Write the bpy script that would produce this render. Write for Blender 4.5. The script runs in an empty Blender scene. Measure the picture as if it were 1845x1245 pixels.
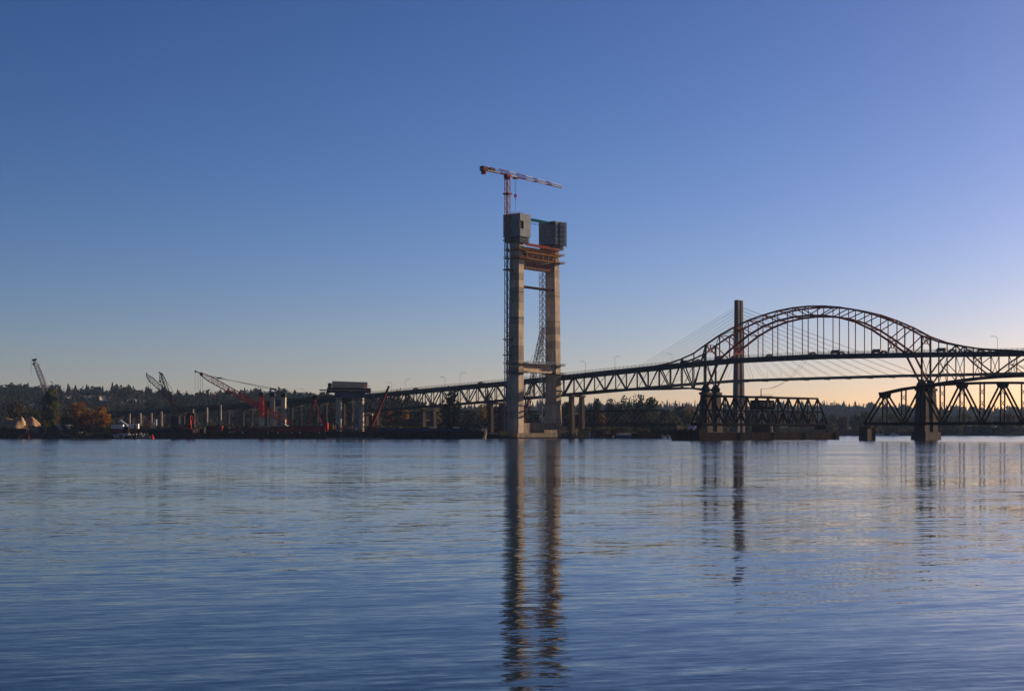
import bpy, math, random
import numpy as np
from mathutils import Vector, Matrix

# ------------------------------------------------------------------ camera, sky, sun, exposure
scene = bpy.context.scene
COL = scene.collection
EYE, F, HX, HY = 4.83, 2600.0, 922.5, 776.0      # eye height (m), focal length and horizon of the 1845 px wide frame
SUN_AZ, SUN_EL = 50.0, 15.0                      # clockwise from +Y (the way we look), degrees

cam_d = bpy.data.cameras.new('camera'); cam = bpy.data.objects.new('camera', cam_d); COL.objects.link(cam)
cam.location = (0, 0, EYE); cam.rotation_euler = (math.pi / 2, 0, 0)
cam_d.sensor_width = 36.0; cam_d.lens = 36.0 * F / 1845.0; cam_d.shift_y = (HY - 622.5) / 1845.0
cam_d.clip_start = 0.5; cam_d.clip_end = 30000
scene.camera = cam

world = bpy.data.worlds.new('World'); scene.world = world; world.use_nodes = True
nt = world.node_tree; nt.nodes.clear()
sky = nt.nodes.new('ShaderNodeTexSky'); sky.sky_type = 'NISHITA'; sky.sun_disc = False
sky.sun_elevation = math.radians(SUN_EL); sky.sun_rotation = math.radians(SUN_AZ)
sky.altitude = 0; sky.air_density = 0.785; sky.dust_density = 0.505; sky.ozone_density = 2.22
gam = nt.nodes.new('ShaderNodeGamma'); gam.inputs['Gamma'].default_value = 1.4      # the photograph's contrast and white balance, over the whole sky
tint = nt.nodes.new('ShaderNodeVectorMath'); tint.operation = 'MULTIPLY'; tint.inputs[1].default_value = (0.360, 0.266, 0.306)
bw = nt.nodes.new('ShaderNodeRGBToBW'); sat = nt.nodes.new('ShaderNodeMix'); sat.data_type = 'RGBA'; sat.clamp_factor = False; sat.inputs['Factor'].default_value = 1.34
bg = nt.nodes.new('ShaderNodeBackground'); bg.inputs['Strength'].default_value = 0.05
wo = nt.nodes.new('ShaderNodeOutputWorld')
nt.links.new(sky.outputs[0], gam.inputs[0]); nt.links.new(gam.outputs[0], bw.inputs[0]); nt.links.new(bw.outputs[0], sat.inputs[6]); nt.links.new(gam.outputs[0], sat.inputs[7]); nt.links.new(sat.outputs[2], tint.inputs[0]); nt.links.new(tint.outputs[0], bg.inputs[0]); nt.links.new(bg.outputs[0], wo.inputs[0])

sun_d = bpy.data.lights.new('sun', 'SUN'); sun_d.energy = 5.0; sun_d.angle = math.radians(0.5); sun_d.color = (1.0, 0.80, 0.58)
sun = bpy.data.objects.new('sun', sun_d); COL.objects.link(sun)
_el, _az = math.radians(SUN_EL), math.radians(SUN_AZ)
to_sun = Vector((math.sin(_az) * math.cos(_el), math.cos(_az) * math.cos(_el), math.sin(_el)))
sun.rotation_euler = to_sun.to_track_quat('Z', 'Y').to_euler()
sun.location = (600, 200, 400)

vs = scene.view_settings
vs.view_transform = 'Standard'; vs.look = 'None'; vs.exposure = 1.25; vs.gamma = 1.0; vs.use_curve_mapping = False
scene.render.engine = 'CYCLES'
cy = scene.cycles
cy.use_denoising = True
cy.max_bounces = 6; cy.diffuse_bounces = 2; cy.glossy_bounces = 3; cy.transmission_bounces = 3; cy.volume_bounces = 0
cy.sample_clamp_indirect = 4.0

R = random.Random(11)
ORD = 'first second third fourth fifth sixth seventh eighth ninth tenth eleventh twelfth thirteenth fourteenth fifteenth sixteenth seventeenth eighteenth nineteenth twentieth twenty-first twenty-second twenty-third twenty-fourth twenty-fifth twenty-sixth twenty-seventh'.split()

# ------------------------------------------------------------------ materials
def _noise_mul(nt, vec_scale, detail=5.0, lo=0.75, hi=1.25, scale=1.0):
    g = nt.nodes.new('ShaderNodeNewGeometry')
    m = nt.nodes.new('ShaderNodeVectorMath'); m.operation = 'MULTIPLY'; m.inputs[1].default_value = vec_scale
    nt.links.new(g.outputs['Position'], m.inputs[0])
    n = nt.nodes.new('ShaderNodeTexNoise'); n.inputs['Scale'].default_value = scale; n.inputs['Detail'].default_value = detail
    n.inputs['Roughness'].default_value = 0.6
    nt.links.new(m.outputs[0], n.inputs['Vector'])
    r = nt.nodes.new('ShaderNodeMapRange'); r.inputs['From Min'].default_value = 0.3; r.inputs['From Max'].default_value = 0.7
    r.inputs['To Min'].default_value = lo; r.inputs['To Max'].default_value = hi
    nt.links.new(n.outputs['Fac'], r.inputs['Value'])
    return r.outputs[0]

def _mul(nt, a, b):
    m = nt.nodes.new('ShaderNodeVectorMath'); m.operation = 'MULTIPLY'
    for i, s in enumerate((a, b)):
        if isinstance(s, (tuple, list)): m.inputs[i].default_value = s[:3]
        else: nt.links.new(s, m.inputs[i])
    return m.outputs[0]

MATS = {}
def mat(name, col, rough=0.7, var=0.25, scale=0.6, streak=1.0, metal=0.0, objcol=False, stain=None):
    if name in MATS: return MATS[name]
    m = bpy.data.materials.new(name); m.use_nodes = True; nt = m.node_tree
    b = nt.nodes['Principled BSDF']; b.inputs['Roughness'].default_value = rough; b.inputs['Metallic'].default_value = metal; b.inputs['Specular IOR Level'].default_value = 0.5 if rough < .4 else 0.01
    c = _mul(nt, (col[0], col[1], col[2]), _noise_mul(nt, (scale, scale, scale / streak), 5, 1 - var, 1 + var))
    c = _mul(nt, c, _noise_mul(nt, (scale * .13, scale * .13, scale * .13), 3, 1 - var * .6, 1 + var * .6))
    if stain:      # patches of another tone (rust, wet, lime)
        mx = nt.nodes.new('ShaderNodeMix'); mx.data_type = 'RGBA'
        f = _noise_mul(nt, (scale * .9, scale * .9, scale * .22), 6, -0.6, 1.0)
        cl = nt.nodes.new('ShaderNodeClamp'); nt.links.new(f, cl.inputs[0])
        nt.links.new(cl.outputs[0], mx.inputs['Factor'])
        nt.links.new(c, mx.inputs[6]); mx.inputs[7].default_value = (*stain, 1)
        c = mx.outputs[2]
    if objcol:
        o = nt.nodes.new('ShaderNodeObjectInfo'); c = _mul(nt, c, o.outputs['Color'])
    nt.links.new(c, b.inputs['Base Color'])
    MATS[name] = m
    return m

M_CONC = mat('concrete', (0.425, 0.335, 0.245), 0.85, 0.20, 0.5, 6, objcol=True, stain=(0.27, 0.21, 0.155))
M_FORM = mat('formwork panel', (0.165, 0.170, 0.18), 0.6, 0.15, 0.8, 3, objcol=True)
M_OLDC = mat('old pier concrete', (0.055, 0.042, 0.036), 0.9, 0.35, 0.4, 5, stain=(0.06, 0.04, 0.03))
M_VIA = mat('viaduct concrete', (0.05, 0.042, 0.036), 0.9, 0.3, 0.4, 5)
M_STEEL = mat('grey painted steel', (0.018, 0.023, 0.032), 0.75, 0.25, 0.5, 3, stain=(0.022, 0.018, 0.017))
M_RUST = mat('faded orange bridge paint', (0.20, 0.050, 0.027), 0.8, 0.35, 0.5, 2, stain=(0.09, 0.030, 0.020))
M_DECK = mat('bridge deck fascia', (0.030, 0.036, 0.048), 0.7, 0.25, 0.3, 2)
M_RAIL = mat('railway truss steel', (0.008, 0.008, 0.010), 0.85, 0.35, 0.6, 2, stain=(0.014, 0.009, 0.007))
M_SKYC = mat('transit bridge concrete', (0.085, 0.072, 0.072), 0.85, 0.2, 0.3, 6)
M_CABLE = mat('stay cable', (0.10, 0.10, 0.11), 0.5, 0.1)
M_RED = mat('red crane paint', (0.19, 0.011, 0.008), 0.75, 0.3, 0.7)
M_DRED = mat('dull red steel', (0.13, 0.015, 0.011), 0.75, 0.35, 0.4, stain=(0.075, 0.016, 0.011))
M_WHITE = mat('white paint', (0.46, 0.455, 0.45), 0.5, 0.12, 0.6)
M_GALV = mat('galvanised steel', (0.22, 0.22, 0.23), 0.5, 0.15, 0.6)
M_DARK = mat('dark steel', (0.012, 0.012, 0.014), 0.6, 0.3, 0.5)
M_YEL = mat('yellow steel', (0.18, 0.08, 0.014), 0.75, 0.3, 0.6)
M_ORNG = mat('orange formwork steel', (0.17, 0.026, 0.008), 0.75, 0.35, 0.8)
M_TEAL = mat('teal beam paint', (0.006, 0.06, 0.075), 1.0, 0.2, 0.6)
M_BLUE = mat('blue steel', (0.008, 0.018, 0.085), 0.75, 0.3, 0.3, 2)
M_HULL = mat('black hull', (0.010, 0.010, 0.013), 0.8, 0.4, 0.3, 3, stain=(0.02, 0.012, 0.010))
M_BHULL = mat('rusty barge hull', (0.034, 0.016, 0.013), 0.8, 0.4, 0.3, 3, stain=(0.07, 0.022, 0.014))
M_TAN = mat('plywood forms', (0.62, 0.43, 0.25), 0.8, 0.2, 0.9, 2)
M_TIMB = mat('weathered timber', (0.030, 0.019, 0.014), 0.9, 0.4, 0.8, 6, stain=(0.05, 0.026, 0.015))
M_RUSTB = mat('rusty sheet steel', (0.14, 0.046, 0.018), 0.8, 0.35, 0.6, 3, stain=(0.07, 0.026, 0.014))
M_OCHRE = mat('ochre sheet piling', (0.36, 0.20, 0.06), 0.8, 0.3, 0.6, 3)
M_SAND = mat('gravel and sand', (0.24, 0.155, 0.09), 0.95, 0.25, 0.5)
M_TENT = mat('tent fabric', (0.40, 0.34, 0.26), 0.7, 0.1, 0.3)
M_GLASS = mat('dark window glass', (0.03, 0.04, 0.05), 0.15, 0.1)
M_ROOF = mat('roof shingles', (0.10, 0.075, 0.065), 0.9, 0.3, 0.5)
M_STONE = mat('pale riprap stone', (0.50, 0.47, 0.42), 0.9, 0.35, 1.2, objcol=True)
M_TYRE = mat('tyre rubber', (0.02, 0.02, 0.02), 0.9, 0.2)
M_BARK = mat('bark', (0.07, 0.05, 0.035), 0.95, 0.3, 1.5, 3)
M_CAR = mat('car paint', (0.8, 0.8, 0.8), 0.3, 0.05, objcol=True)
M_BUOY = mat('red buoy', (0.65, 0.03, 0.03), 0.5, 0.1)
M_SHED = mat('blue grey cladding', (0.05, 0.07, 0.11), 0.7, 0.2, 0.3)
M_HOUSE = mat('house siding', (0.80, 0.76, 0.70), 0.8, 0.1, 0.3, objcol=True)

def foliage_mat(name, attr=None):
    m = bpy.data.materials.new(name); m.use_nodes = True; nt = m.node_tree; nt.nodes.clear()
    out = nt.nodes.new('ShaderNodeOutputMaterial')
    if attr:
        a = nt.nodes.new('ShaderNodeAttribute'); a.attribute_name = attr; c = a.outputs['Color']
        c = _mul(nt, c, _noise_mul(nt, (.08, .08, .08), 4, .4, 1.0))
    else:
        a = nt.nodes.new('ShaderNodeObjectInfo'); c = a.outputs['Color']
        c = _mul(nt, c, _noise_mul(nt, (.28, .28, .28), 5, .15, 1.05))
    d = nt.nodes.new('ShaderNodeBsdfDiffuse'); t = nt.nodes.new('ShaderNodeBsdfTranslucent')
    mx = nt.nodes.new('ShaderNodeMixShader'); mx.inputs[0].default_value = 0.35
    nt.links.new(c, d.inputs[0]); nt.links.new(c, t.inputs[0])
    nt.links.new(d.outputs[0], mx.inputs[1]); nt.links.new(t.outputs[0], mx.inputs[2])
    nt.links.new(mx.outputs[0], out.inputs[0])
    return m
M_LEAF = foliage_mat('leaves'); M_FOREST = foliage_mat('forest leaves', 'tint')

# ------------------------------------------------------------------ helpers
def V(*a): return Vector(a)
def G(px, Y, z=0.0): return Vector(((px - HX) * Y / F, Y, z))          # ground point seen at column px, Y metres out
def P(px, py, Y): return Vector(((px - HX) * Y / F, Y, EYE + (HY - py) * Y / F))
AX = Vector((-0.784, 0.621, 0)).normalized()                             # along the bridges, away to the left bank
TX = Vector((0.621, 0.784, 0)).normalized()                              # across the bridges

def tag(o, label=None, cat=None, group=None, kind=None):
    if label: o['label'] = label
    if cat: o['category'] = cat
    if group: o['group'] = group
    if kind: o['kind'] = kind
    return o

def thing(name, loc, label, cat, group=None):
    o = bpy.data.objects.new(name, None); COL.objects.link(o); o.location = loc
    o.empty_display_size = 2
    return tag(o, label, cat, group)

class MB:
    def __init__(s): s.v = []; s.f = []
    def hexa(s, c8):
        i = len(s.v); s.v += [tuple(p) for p in c8]
        for q in ((0, 3, 2, 1), (4, 5, 6, 7), (0, 1, 5, 4), (1, 2, 6, 5), (2, 3, 7, 6), (3, 0, 4, 7)):
            s.f.append(tuple(i + k for k in q))
        return s
    def fbox(s, o, a0, a1, t0, t1, z0, z1, A=AX, T=TX):                  # box in a bridge frame
        c = [o + A * a + T * t + Vector((0, 0, z)) for z in (z0, z1) for a, t in ((a0, t0), (a1, t0), (a1, t1), (a0, t1))]
        return s.hexa(c)
    def box(s, c, sx, sy, sz, A=Vector((1, 0, 0)), T=Vector((0, 1, 0))):
        return s.fbox(Vector(c), -sx / 2, sx / 2, -sy / 2, sy / 2, -sz / 2, sz / 2, A, T)
    def bar(s, p, q, w, h=None):
        p, q = Vector(p), Vector(q); h = h or w; d = (q - p)
        if d.length < 1e-6: return s
        d.normalize(); up = Vector((0, 0, 1)) if abs(d.z) < .95 else Vector((0.62, 0.78, 0))
        a = d.cross(up).normalized(); b = a.cross(d)
        c = [e + a * (w / 2) * i + b * (h / 2) * j for e in (p, q) for i, j in ((-1, -1), (1, -1), (1, 1), (-1, 1))]
        return s.hexa(c)
    def tube(s, p, q, r0, r1=None, n=6, cap=True):
        p, q = Vector(p), Vector(q); r1 = r0 if r1 is None else r1; d = (q - p).normalized()
        up = Vector((0, 0, 1)) if abs(d.z) < .9 else Vector((1, 0, 0)); a = d.cross(up).normalized(); b = a.cross(d)
        i = len(s.v)
        for e, r in ((p, r0), (q, r1)):
            for k in range(n):
                an = 2 * math.pi * k / n; s.v.append(tuple(e + a * r * math.cos(an) + b * r * math.sin(an)))
        for k in range(n): s.f.append((i + k, i + (k + 1) % n, i + n + (k + 1) % n, i + n + k))
        if cap: s.f.append(tuple(i + n - 1 - k for k in range(n))); s.f.append(tuple(i + n + k for k in range(n)))
        return s
    def prism(s, prof, vec):                                             # closed profile (3-D points) swept along vec
        n = len(prof); i = len(s.v); vec = Vector(vec)
        s.v += [tuple(p) for p in prof] + [tuple(Vector(p) + vec) for p in prof]
        s.f.append(tuple(i + n - 1 - k for k in range(n))); s.f.append(tuple(i + n + k for k in range(n)))
        for k in range(n): s.f.append((i + k, i + (k + 1) % n, i + n + (k + 1) % n, i + n + k))
        return s
    def sheet(s, rows):                                                  # grid of points
        i = len(s.v); n = len(rows[0])
        for r in rows: s.v += [tuple(p) for p in r]
        for a in range(len(rows) - 1):
            for b in range(n - 1): s.f.append((i + a * n + b, i + a * n + b + 1, i + (a + 1) * n + b + 1, i + (a + 1) * n + b))
        return s
    def ball(s, c, r, nu=8, nv=6, sz=1.0):
        c = Vector(c); i = len(s.v)
        for a in range(nv + 1):
            th = math.pi * a / nv
            for b in range(nu):
                ph = 2 * math.pi * b / nu
                s.v.append((c.x + r * math.sin(th) * math.cos(ph), c.y + r * math.sin(th) * math.sin(ph), c.z + r * sz * math.cos(th)))
        for a in range(nv):
            for b in range(nu): s.f.append((i + a * nu + b, i + (a + 1) * nu + b, i + (a + 1) * nu + (b + 1) % nu, i + a * nu + (b + 1) % nu))
        return s
    def lattice(s, p, q, w0, w1, n, rc, rl, side=None):                  # square lattice column: four chords and zigzag lacing
        p, q = Vector(p), Vector(q); d = (q - p).normalized()
        if side is None: side = d.cross(Vector((0, 0, 1))).normalized() if abs(d.z) < .95 else AX
        side = (side - d * side.dot(d)).normalized(); up = side.cross(d)
        def cn(k, f):
            w = (w0 + (w1 - w0) * f) / 2; i, j = ((-1, -1), (1, -1), (1, 1), (-1, 1))[k % 4]
            return p.lerp(q, f) + side * w * i + up * w * j
        for k in range(4): s.bar(cn(k, 0), cn(k, 1), rc)
        for a in range(n):
            for k in range(4):
                f0, f1 = a / n, (a + 1) / n
                if (a + k) % 2: s.bar(cn(k, f0), cn(k + 1, f1), rl)
                else: s.bar(cn(k + 1, f0), cn(k, f1), rl)
                s.bar(cn(k, f1), cn(k + 1, f1), rl)
        return s
    def build(s, name, m, parent=None, smooth=False):
        off = parent.location if parent is not None and parent.parent is None else (parent.location + parent.parent.location if parent is not None else Vector((0, 0, 0)))
        me = bpy.data.meshes.new(name)
        pts = np.array(s.v, dtype=float)
        c = Vector(((pts[:, 0].min() + pts[:, 0].max()) / 2, (pts[:, 1].min() + pts[:, 1].max()) / 2, pts[:, 2].min()))
        pts = pts - np.array(c)
        me.from_pydata(pts.tolist(), [], s.f); me.materials.append(m)
        if smooth:
            for p in me.polygons: p.use_smooth = True
        o = bpy.data.objects.new(name, me); COL.objects.link(o)
        o.location = c - off
        if parent is not None: o.parent = parent
        return o

def _member_mesh(m):                                                     # unit I-section, one unit long
    key = 'member ' + m.name
    if key in bpy.data.meshes: return bpy.data.meshes[key]
    pr = [(-.5, -.5), (.5, -.5), (.5, -.34), (.22, -.34), (.22, .34), (.5, .34), (.5, .5), (-.5, .5), (-.5, .34), (-.22, .34), (-.22, -.34), (-.5, -.34)]
    n = len(pr); v = [(x, a, b) for x in (-.5, .5) for a, b in pr]
    f = [(k, (k + 1) % n, n + (k + 1) % n, n + k) for k in range(n)] + [tuple(range(n - 1, -1, -1)), tuple(range(n, 2 * n))]
    me = bpy.data.meshes.new(key); me.from_pydata(v, [], f); me.materials.append(m)
    return me

def member(name, p, q, w, h, m, parent):
    p, q = Vector(p), Vector(q); d = q - p; L = d.length; d.normalize()
    up = Vector((0, 0, 1)) if abs(d.z) < .97 else AX
    a = d.cross(up).normalized(); b = a.cross(d)
    o = bpy.data.objects.new(name, _member_mesh(m)); COL.objects.link(o); o.parent = parent
    mid = (p + q) / 2 - parent.location
    o.matrix_basis = Matrix(((d.x * L, a.x * w, b.x * h, mid.x), (d.y * L, a.y * w, b.y * h, mid.y), (d.z * L, a.z * w, b.z * h, mid.z), (0, 0, 0, 1)))
    return o

def interp(tab, x):
    xs = [t[0] for t in tab]; ys = [t[1] for t in tab]
    return float(np.interp(x, xs, ys))

# ------------------------------------------------------------------ river, banks and hills
SHORE = [(-3000, 780), (-420, 880), (-311, 893), (-225, 899), (-190, 940), (-100, 1010), (0, 1070), (90, 1125), (150, 1240), (220, 1380), (300, 1478), (700, 1502), (4000, 1650)]
HILL_L = [(-3000, 52), (-620, 50), (-480, 46), (-330, 42), (-230, 34), (-120, 20), (0, 8), (200, 0), (4000, 0)]
def sstep(a, b, x):
    t = np.clip((x - a) / (b - a), 0, 1); return t * t * (3 - 2 * t)
_ph = np.random.RandomState(4).uniform(0, 6.28, 12)
def height(x, y):
    x = np.asarray(x, float); y = np.asarray(y, float)
    d = y - np.interp(x, [s[0] for s in SHORE], [s[1] for s in SHORE]) + 2.5 * np.sin(x * .11 + _ph[0]) + 1.5 * np.sin(x * .31 + _ph[1])
    z = -2.5 + 6.0 * sstep(-6, 9, d) + 0.25 * np.sin(x * .05 + _ph[2]) * np.sin(y * .04 + _ph[3])
    u = x * 2300 / np.maximum(y, 500)
    hl = np.interp(u, [s[0] for s in HILL_L], [s[1] for s in HILL_L]) * (1 + .08 * np.sin(x * .012 + _ph[4]) + .06 * np.sin(x * .031 + _ph[5]))
    z = z + hl * sstep(1420, 2300, y) * (1 - .8 * sstep(2500, 3300, y))
    hr = 47 + 5 * np.sin(x * .0035 + _ph[6]) + 3 * np.sin(x * .009 + _ph[7])
    z = z + hr * sstep(3000, 3800, y) * (1 - sstep(4300, 5200, y))
    return z

M_BANK = mat('bank soil and rock', (0.026, 0.021, 0.016), 0.95, 0.45, 0.35, stain=(0.02, 0.022, 0.010))
xs = np.concatenate([np.linspace(-2600, -420, 45, endpoint=False), np.linspace(-420, 420, 150, endpoint=False), np.linspace(420, 2600, 45)])
ys = np.concatenate([np.linspace(760, 880, 7, endpoint=False), np.linspace(880, 1560, 110, endpoint=False), np.linspace(1560, 5400, 64)])
gx, gy = np.meshgrid(xs, ys); gz = height(gx, gy)
nx, ny = len(xs), len(ys)
vv = np.stack([gx.ravel(), gy.ravel(), gz.ravel()], 1)
ff = [(r * nx + c, r * nx + c + 1, (r + 1) * nx + c + 1, (r + 1) * nx + c) for r in range(ny - 1) for c in range(nx - 1)]
me = bpy.data.meshes.new('terrain'); me.from_pydata(vv.tolist(), [], ff); me.materials.append(M_BANK)
for p in me.polygons: p.use_smooth = True
terrain = bpy.data.objects.new('terrain', me); COL.objects.link(terrain); tag(terrain, 'wooded bank and low hills behind the river', 'terrain', kind='structure')

def water_material():
    m = bpy.data.materials.new('river water'); m.use_nodes = True; nt = m.node_tree
    b = nt.nodes['Principled BSDF']
    b.inputs['Base Color'].default_value = (0.007, 0.015, 0.021, 1); b.inputs['Roughness'].default_value = 0.035
    b.inputs['IOR'].default_value = 1.333
    g = nt.nodes.new('ShaderNodeNewGeometry')
    def noise(sx, sy, rot, detail, rough=.5, seed=0.0, dist=0.0):
        mp = nt.nodes.new('ShaderNodeMapping'); mp.inputs['Scale'].default_value = (1 / sx, 1 / sy, 1)
        mp.inputs['Rotation'].default_value = (0, 0, math.radians(rot)); mp.inputs['Location'].default_value = (seed, seed * 1.7, seed * .3)
        mp.vector_type = 'TEXTURE' if False else 'POINT'
        r = nt.nodes.new('ShaderNodeVectorRotate'); r.inputs['Angle'].default_value = math.radians(rot); r.rotation_type = 'Z_AXIS'
        nt.links.new(g.outputs['Position'], r.inputs['Vector']); mp.inputs['Rotation'].default_value = (0, 0, 0)
        nt.links.new(r.outputs[0], mp.inputs['Vector'])
        n = nt.nodes.new('ShaderNodeTexNoise'); n.inputs['Scale'].default_value = 1; n.inputs['Detail'].default_value = detail
        n.inputs['Roughness'].default_value = rough; n.inputs['Distortion'].default_value = dist
        nt.links.new(mp.outputs[0], n.inputs['Vector'])
        return n
    def math_(op, a, b_=None):
        k = nt.nodes.new('ShaderNodeMath'); k.operation = op
        for i, s in enumerate((a, b_)):
            if s is None: continue
            if isinstance(s, (int, float)): k.inputs[i].default_value = s
            else: nt.links.new(s, k.inputs[i])
        return k.outputs[0]
    def centred(n, amp): return math_('MULTIPLY', math_('SUBTRACT', n.outputs['Fac'], 0.5), amp)
    # long swell, wind waves with long crests, and fine ripple, as slopes toward and away from the viewer
    sy = math_('ADD', math_('ADD', centred(noise(17.0, 3.8, -15, 2, .5, 3.1), WATER[0]), centred(noise(3.4, 0.62, -17, 3, .55, 7.7, .35), WATER[1])),
               math_('ADD', centred(noise(1.05, 0.21, -13, 2, .55, 1.3, .3), WATER[2]), centred(noise(0.34, 0.13, 10, 2, .55, 5.1), WATER[2] * .5)))
    sx = math_('ADD', centred(noise(3.6, 0.7, -12, 2, .5, 12.1, .3), WATER[1] * .6), centred(noise(0.9, 0.25, 5, 2, .5, 17.3), WATER[2] * .7))
    # calm slicks and breezy lanes lying across the river
    lane = noise(240.0, 26.0, 4, 3, .55, 23.0)
    mr = nt.nodes.new('ShaderNodeMapRange'); mr.inputs['From Min'].default_value = .36; mr.inputs['From Max'].default_value = .66
    mr.inputs['To Min'].default_value = WATER[3]; mr.inputs['To Max'].default_value = WATER[4]
    nt.links.new(lane.outputs['Fac'], mr.inputs['Value'])
    sp0 = nt.nodes.new('ShaderNodeSeparateXYZ'); nt.links.new(g.outputs['Position'], sp0.inputs[0])
    bias = nt.nodes.new('ShaderNodeMapRange'); bias.interpolation_type = 'SMOOTHSTEP'          # seen along the water, mostly the near sides of the waves show
    for nme, val in (('From Min', 40.0), ('From Max', 240.0), ('To Min', 0.0), ('To Max', -0.019)): bias.inputs[nme].default_value = val
    nt.links.new(sp0.outputs['Y'], bias.inputs['Value'])
    sy = math_('MULTIPLY', math_('ADD', sy, bias.outputs[0]), mr.outputs[0]); sx = math_('MULTIPLY', sx, mr.outputs[0])
    c = nt.nodes.new('ShaderNodeCombineXYZ'); nt.links.new(sx, c.inputs[0]); nt.links.new(sy, c.inputs[1]); c.inputs[2].default_value = 1.0
    nn = nt.nodes.new('ShaderNodeVectorMath'); nn.operation = 'NORMALIZE'; nt.links.new(c.outputs[0], nn.inputs[0])
    nt.links.new(nn.outputs[0], b.inputs['Normal'])
    # waves too small to draw one by one, far out, are carried by the micro roughness of the surface
    sp = nt.nodes.new('ShaderNodeSeparateXYZ'); nt.links.new(g.outputs['Position'], sp.inputs[0])
    rr = nt.nodes.new('ShaderNodeMapRange'); rr.interpolation_type = 'SMOOTHSTEP'
    for nme, val in (('From Min', 30.0), ('From Max', 420.0), ('To Min', 0.045), ('To Max', 0.135)): rr.inputs[nme].default_value = val
    nt.links.new(sp.outputs['Y'], rr.inputs['Value'])
    nt.links.new(math_('MULTIPLY', rr.outputs[0], math_('ADD', math_('MULTIPLY', mr.outputs[0], .35), .65)), b.inputs['Roughness'])
    return m
WATER = (0.040, 0.135, 0.12, 0.5, 1.3)
mb = MB(); mb.sheet([[V(x, y, 0) for x in (-2600, 2600)] for y in (-300, 1800)])
river = mb.build('river', water_material()); tag(river, 'calm rippled river reflecting the sky and bridges', 'river', kind='structure')

# ------------------------------------------------------------------ forest on the hills
def forest_mesh(name, trees, seed, label):
    """trees: x, y, z, height, kind (0 conifer, 1 broadleaf), colour. Conifers are ragged tiers, broadleaves clumps of leaf sprays."""
    rs = np.random.RandomState(seed); VV = []; FF = []; CC = []; base = 0
    for (x, y, z, h, kind, col) in trees:
        if kind == 0:
            tiers = 6; r0 = h * rs.uniform(.17, .27); vs_ = []; fs_ = []
            for k in range(tiers):
                f0 = .1 + .88 * k / tiers; r = r0 * (1 - f0) ** .8 * rs.uniform(.8, 1.15) + .2; n = 6; a0 = rs.uniform(0, 6)
                top = min(1.0, f0 + .34); i = len(vs_)
                vs_.append((x + rs.normal(0, .2), y, z + h * top))
                for q in range(n):
                    a = a0 + 6.283 * q / n; rr = r * rs.uniform(.6, 1.35)
                    vs_.append((x + rr * math.cos(a), y + rr * math.sin(a), z + h * (f0 + rs.uniform(-.04, .03))))
                for q in range(n): fs_.append((i, i + 1 + q, i + 1 + (q + 1) % n))
        else:
            n = 64; w = h * rs.uniform(.34, .55)
            d = rs.normal(0, 1, (n, 3)); d /= np.linalg.norm(d, axis=1)[:, None]; d *= rs.uniform(.45, 1.0, (n, 1)) ** .5
            c = np.array((x, y, z + h * .58)) + d * np.array((w, w, h * .42)); sz = h * .13
            vs_ = []; fs_ = []
            for q in range(n):
                i = len(vs_); o = rs.normal(0, sz, (3, 3)); vs_ += [tuple(c[q] + o[0]), tuple(c[q] + o[1]), tuple(c[q] + o[2])]; fs_.append((i, i + 1, i + 2))
        VV += vs_; FF += [tuple(base + k for k in f) for f in fs_]; base += len(vs_)
        CC += [(*col, 1.0)] * len(vs_)
    me = bpy.data.meshes.new(name); me.from_pydata(VV, [], FF); me.materials.append(M_FOREST)
    at = me.color_attributes.new('tint', 'FLOAT_COLOR', 'POINT'); at.data.foreach_set('color', np.array(CC, dtype=np.float32).ravel())
    o = bpy.data.objects.new(name, me); COL.objects.link(o); return tag(o, label, 'forest', kind='stuff')

# houses first, so that the wood leaves them in view
def on_terrain(px, py):
    for Y in np.arange(1430, 2450, 6.0):
        p = P(px, py, Y)
        if float(height(p.x, p.y)) >= p.z: return p
    return None
HOUSES = [(113, 717, 5, 0), (122, 717.5, 9, 1), (129, 717, 6, 1), (146, 717, 6, 1), (151, 717, 5, 0), (162, 717.5, 6, 0), (168, 717, 5, 1), (174, 717.5, 5, 0), (181, 717, 5, 1), (187, 718, 4, 0),
          (233, 721, 3, 0), (241, 722, 3, 1), (261, 726, 4, 0), (276, 722, 4, 1), (281, 727, 3, 0), (302, 733, 5, 1), (333, 725, 4, 0), (196, 720, 4, 1), (218, 727, 3, 0), (211, 740, 4, 0), (247, 716, 3, 0),
          (60, 731, 4, 0), (53, 730, 3, 1), (384, 727, 4, 1), (443, 729, 4, 0), (420, 729, 3, 1), (365, 721, 4, 0)]
house_pts = []
for k, (px, py, w, kind) in enumerate(HOUSES):
    p = on_terrain(px, py + 3)
    if p: house_pts.append((p, px, w, kind))
def clear_of_houses(x, y):
    u = x / y
    for p, px, w, kind in house_pts:
        if y < p.y + 8 and y > p.y - 170 and abs(u - p.x / p.y) < (w * .7 + 5) / F: return False
        dx, dy = x - p.x, y - p.y; al = dx * to_sun.x + dy * to_sun.y; ac = abs(dx * to_sun.y - dy * to_sun.x)
        if 0 < al < 75 and ac < w + 5: return False
    return True

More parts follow.
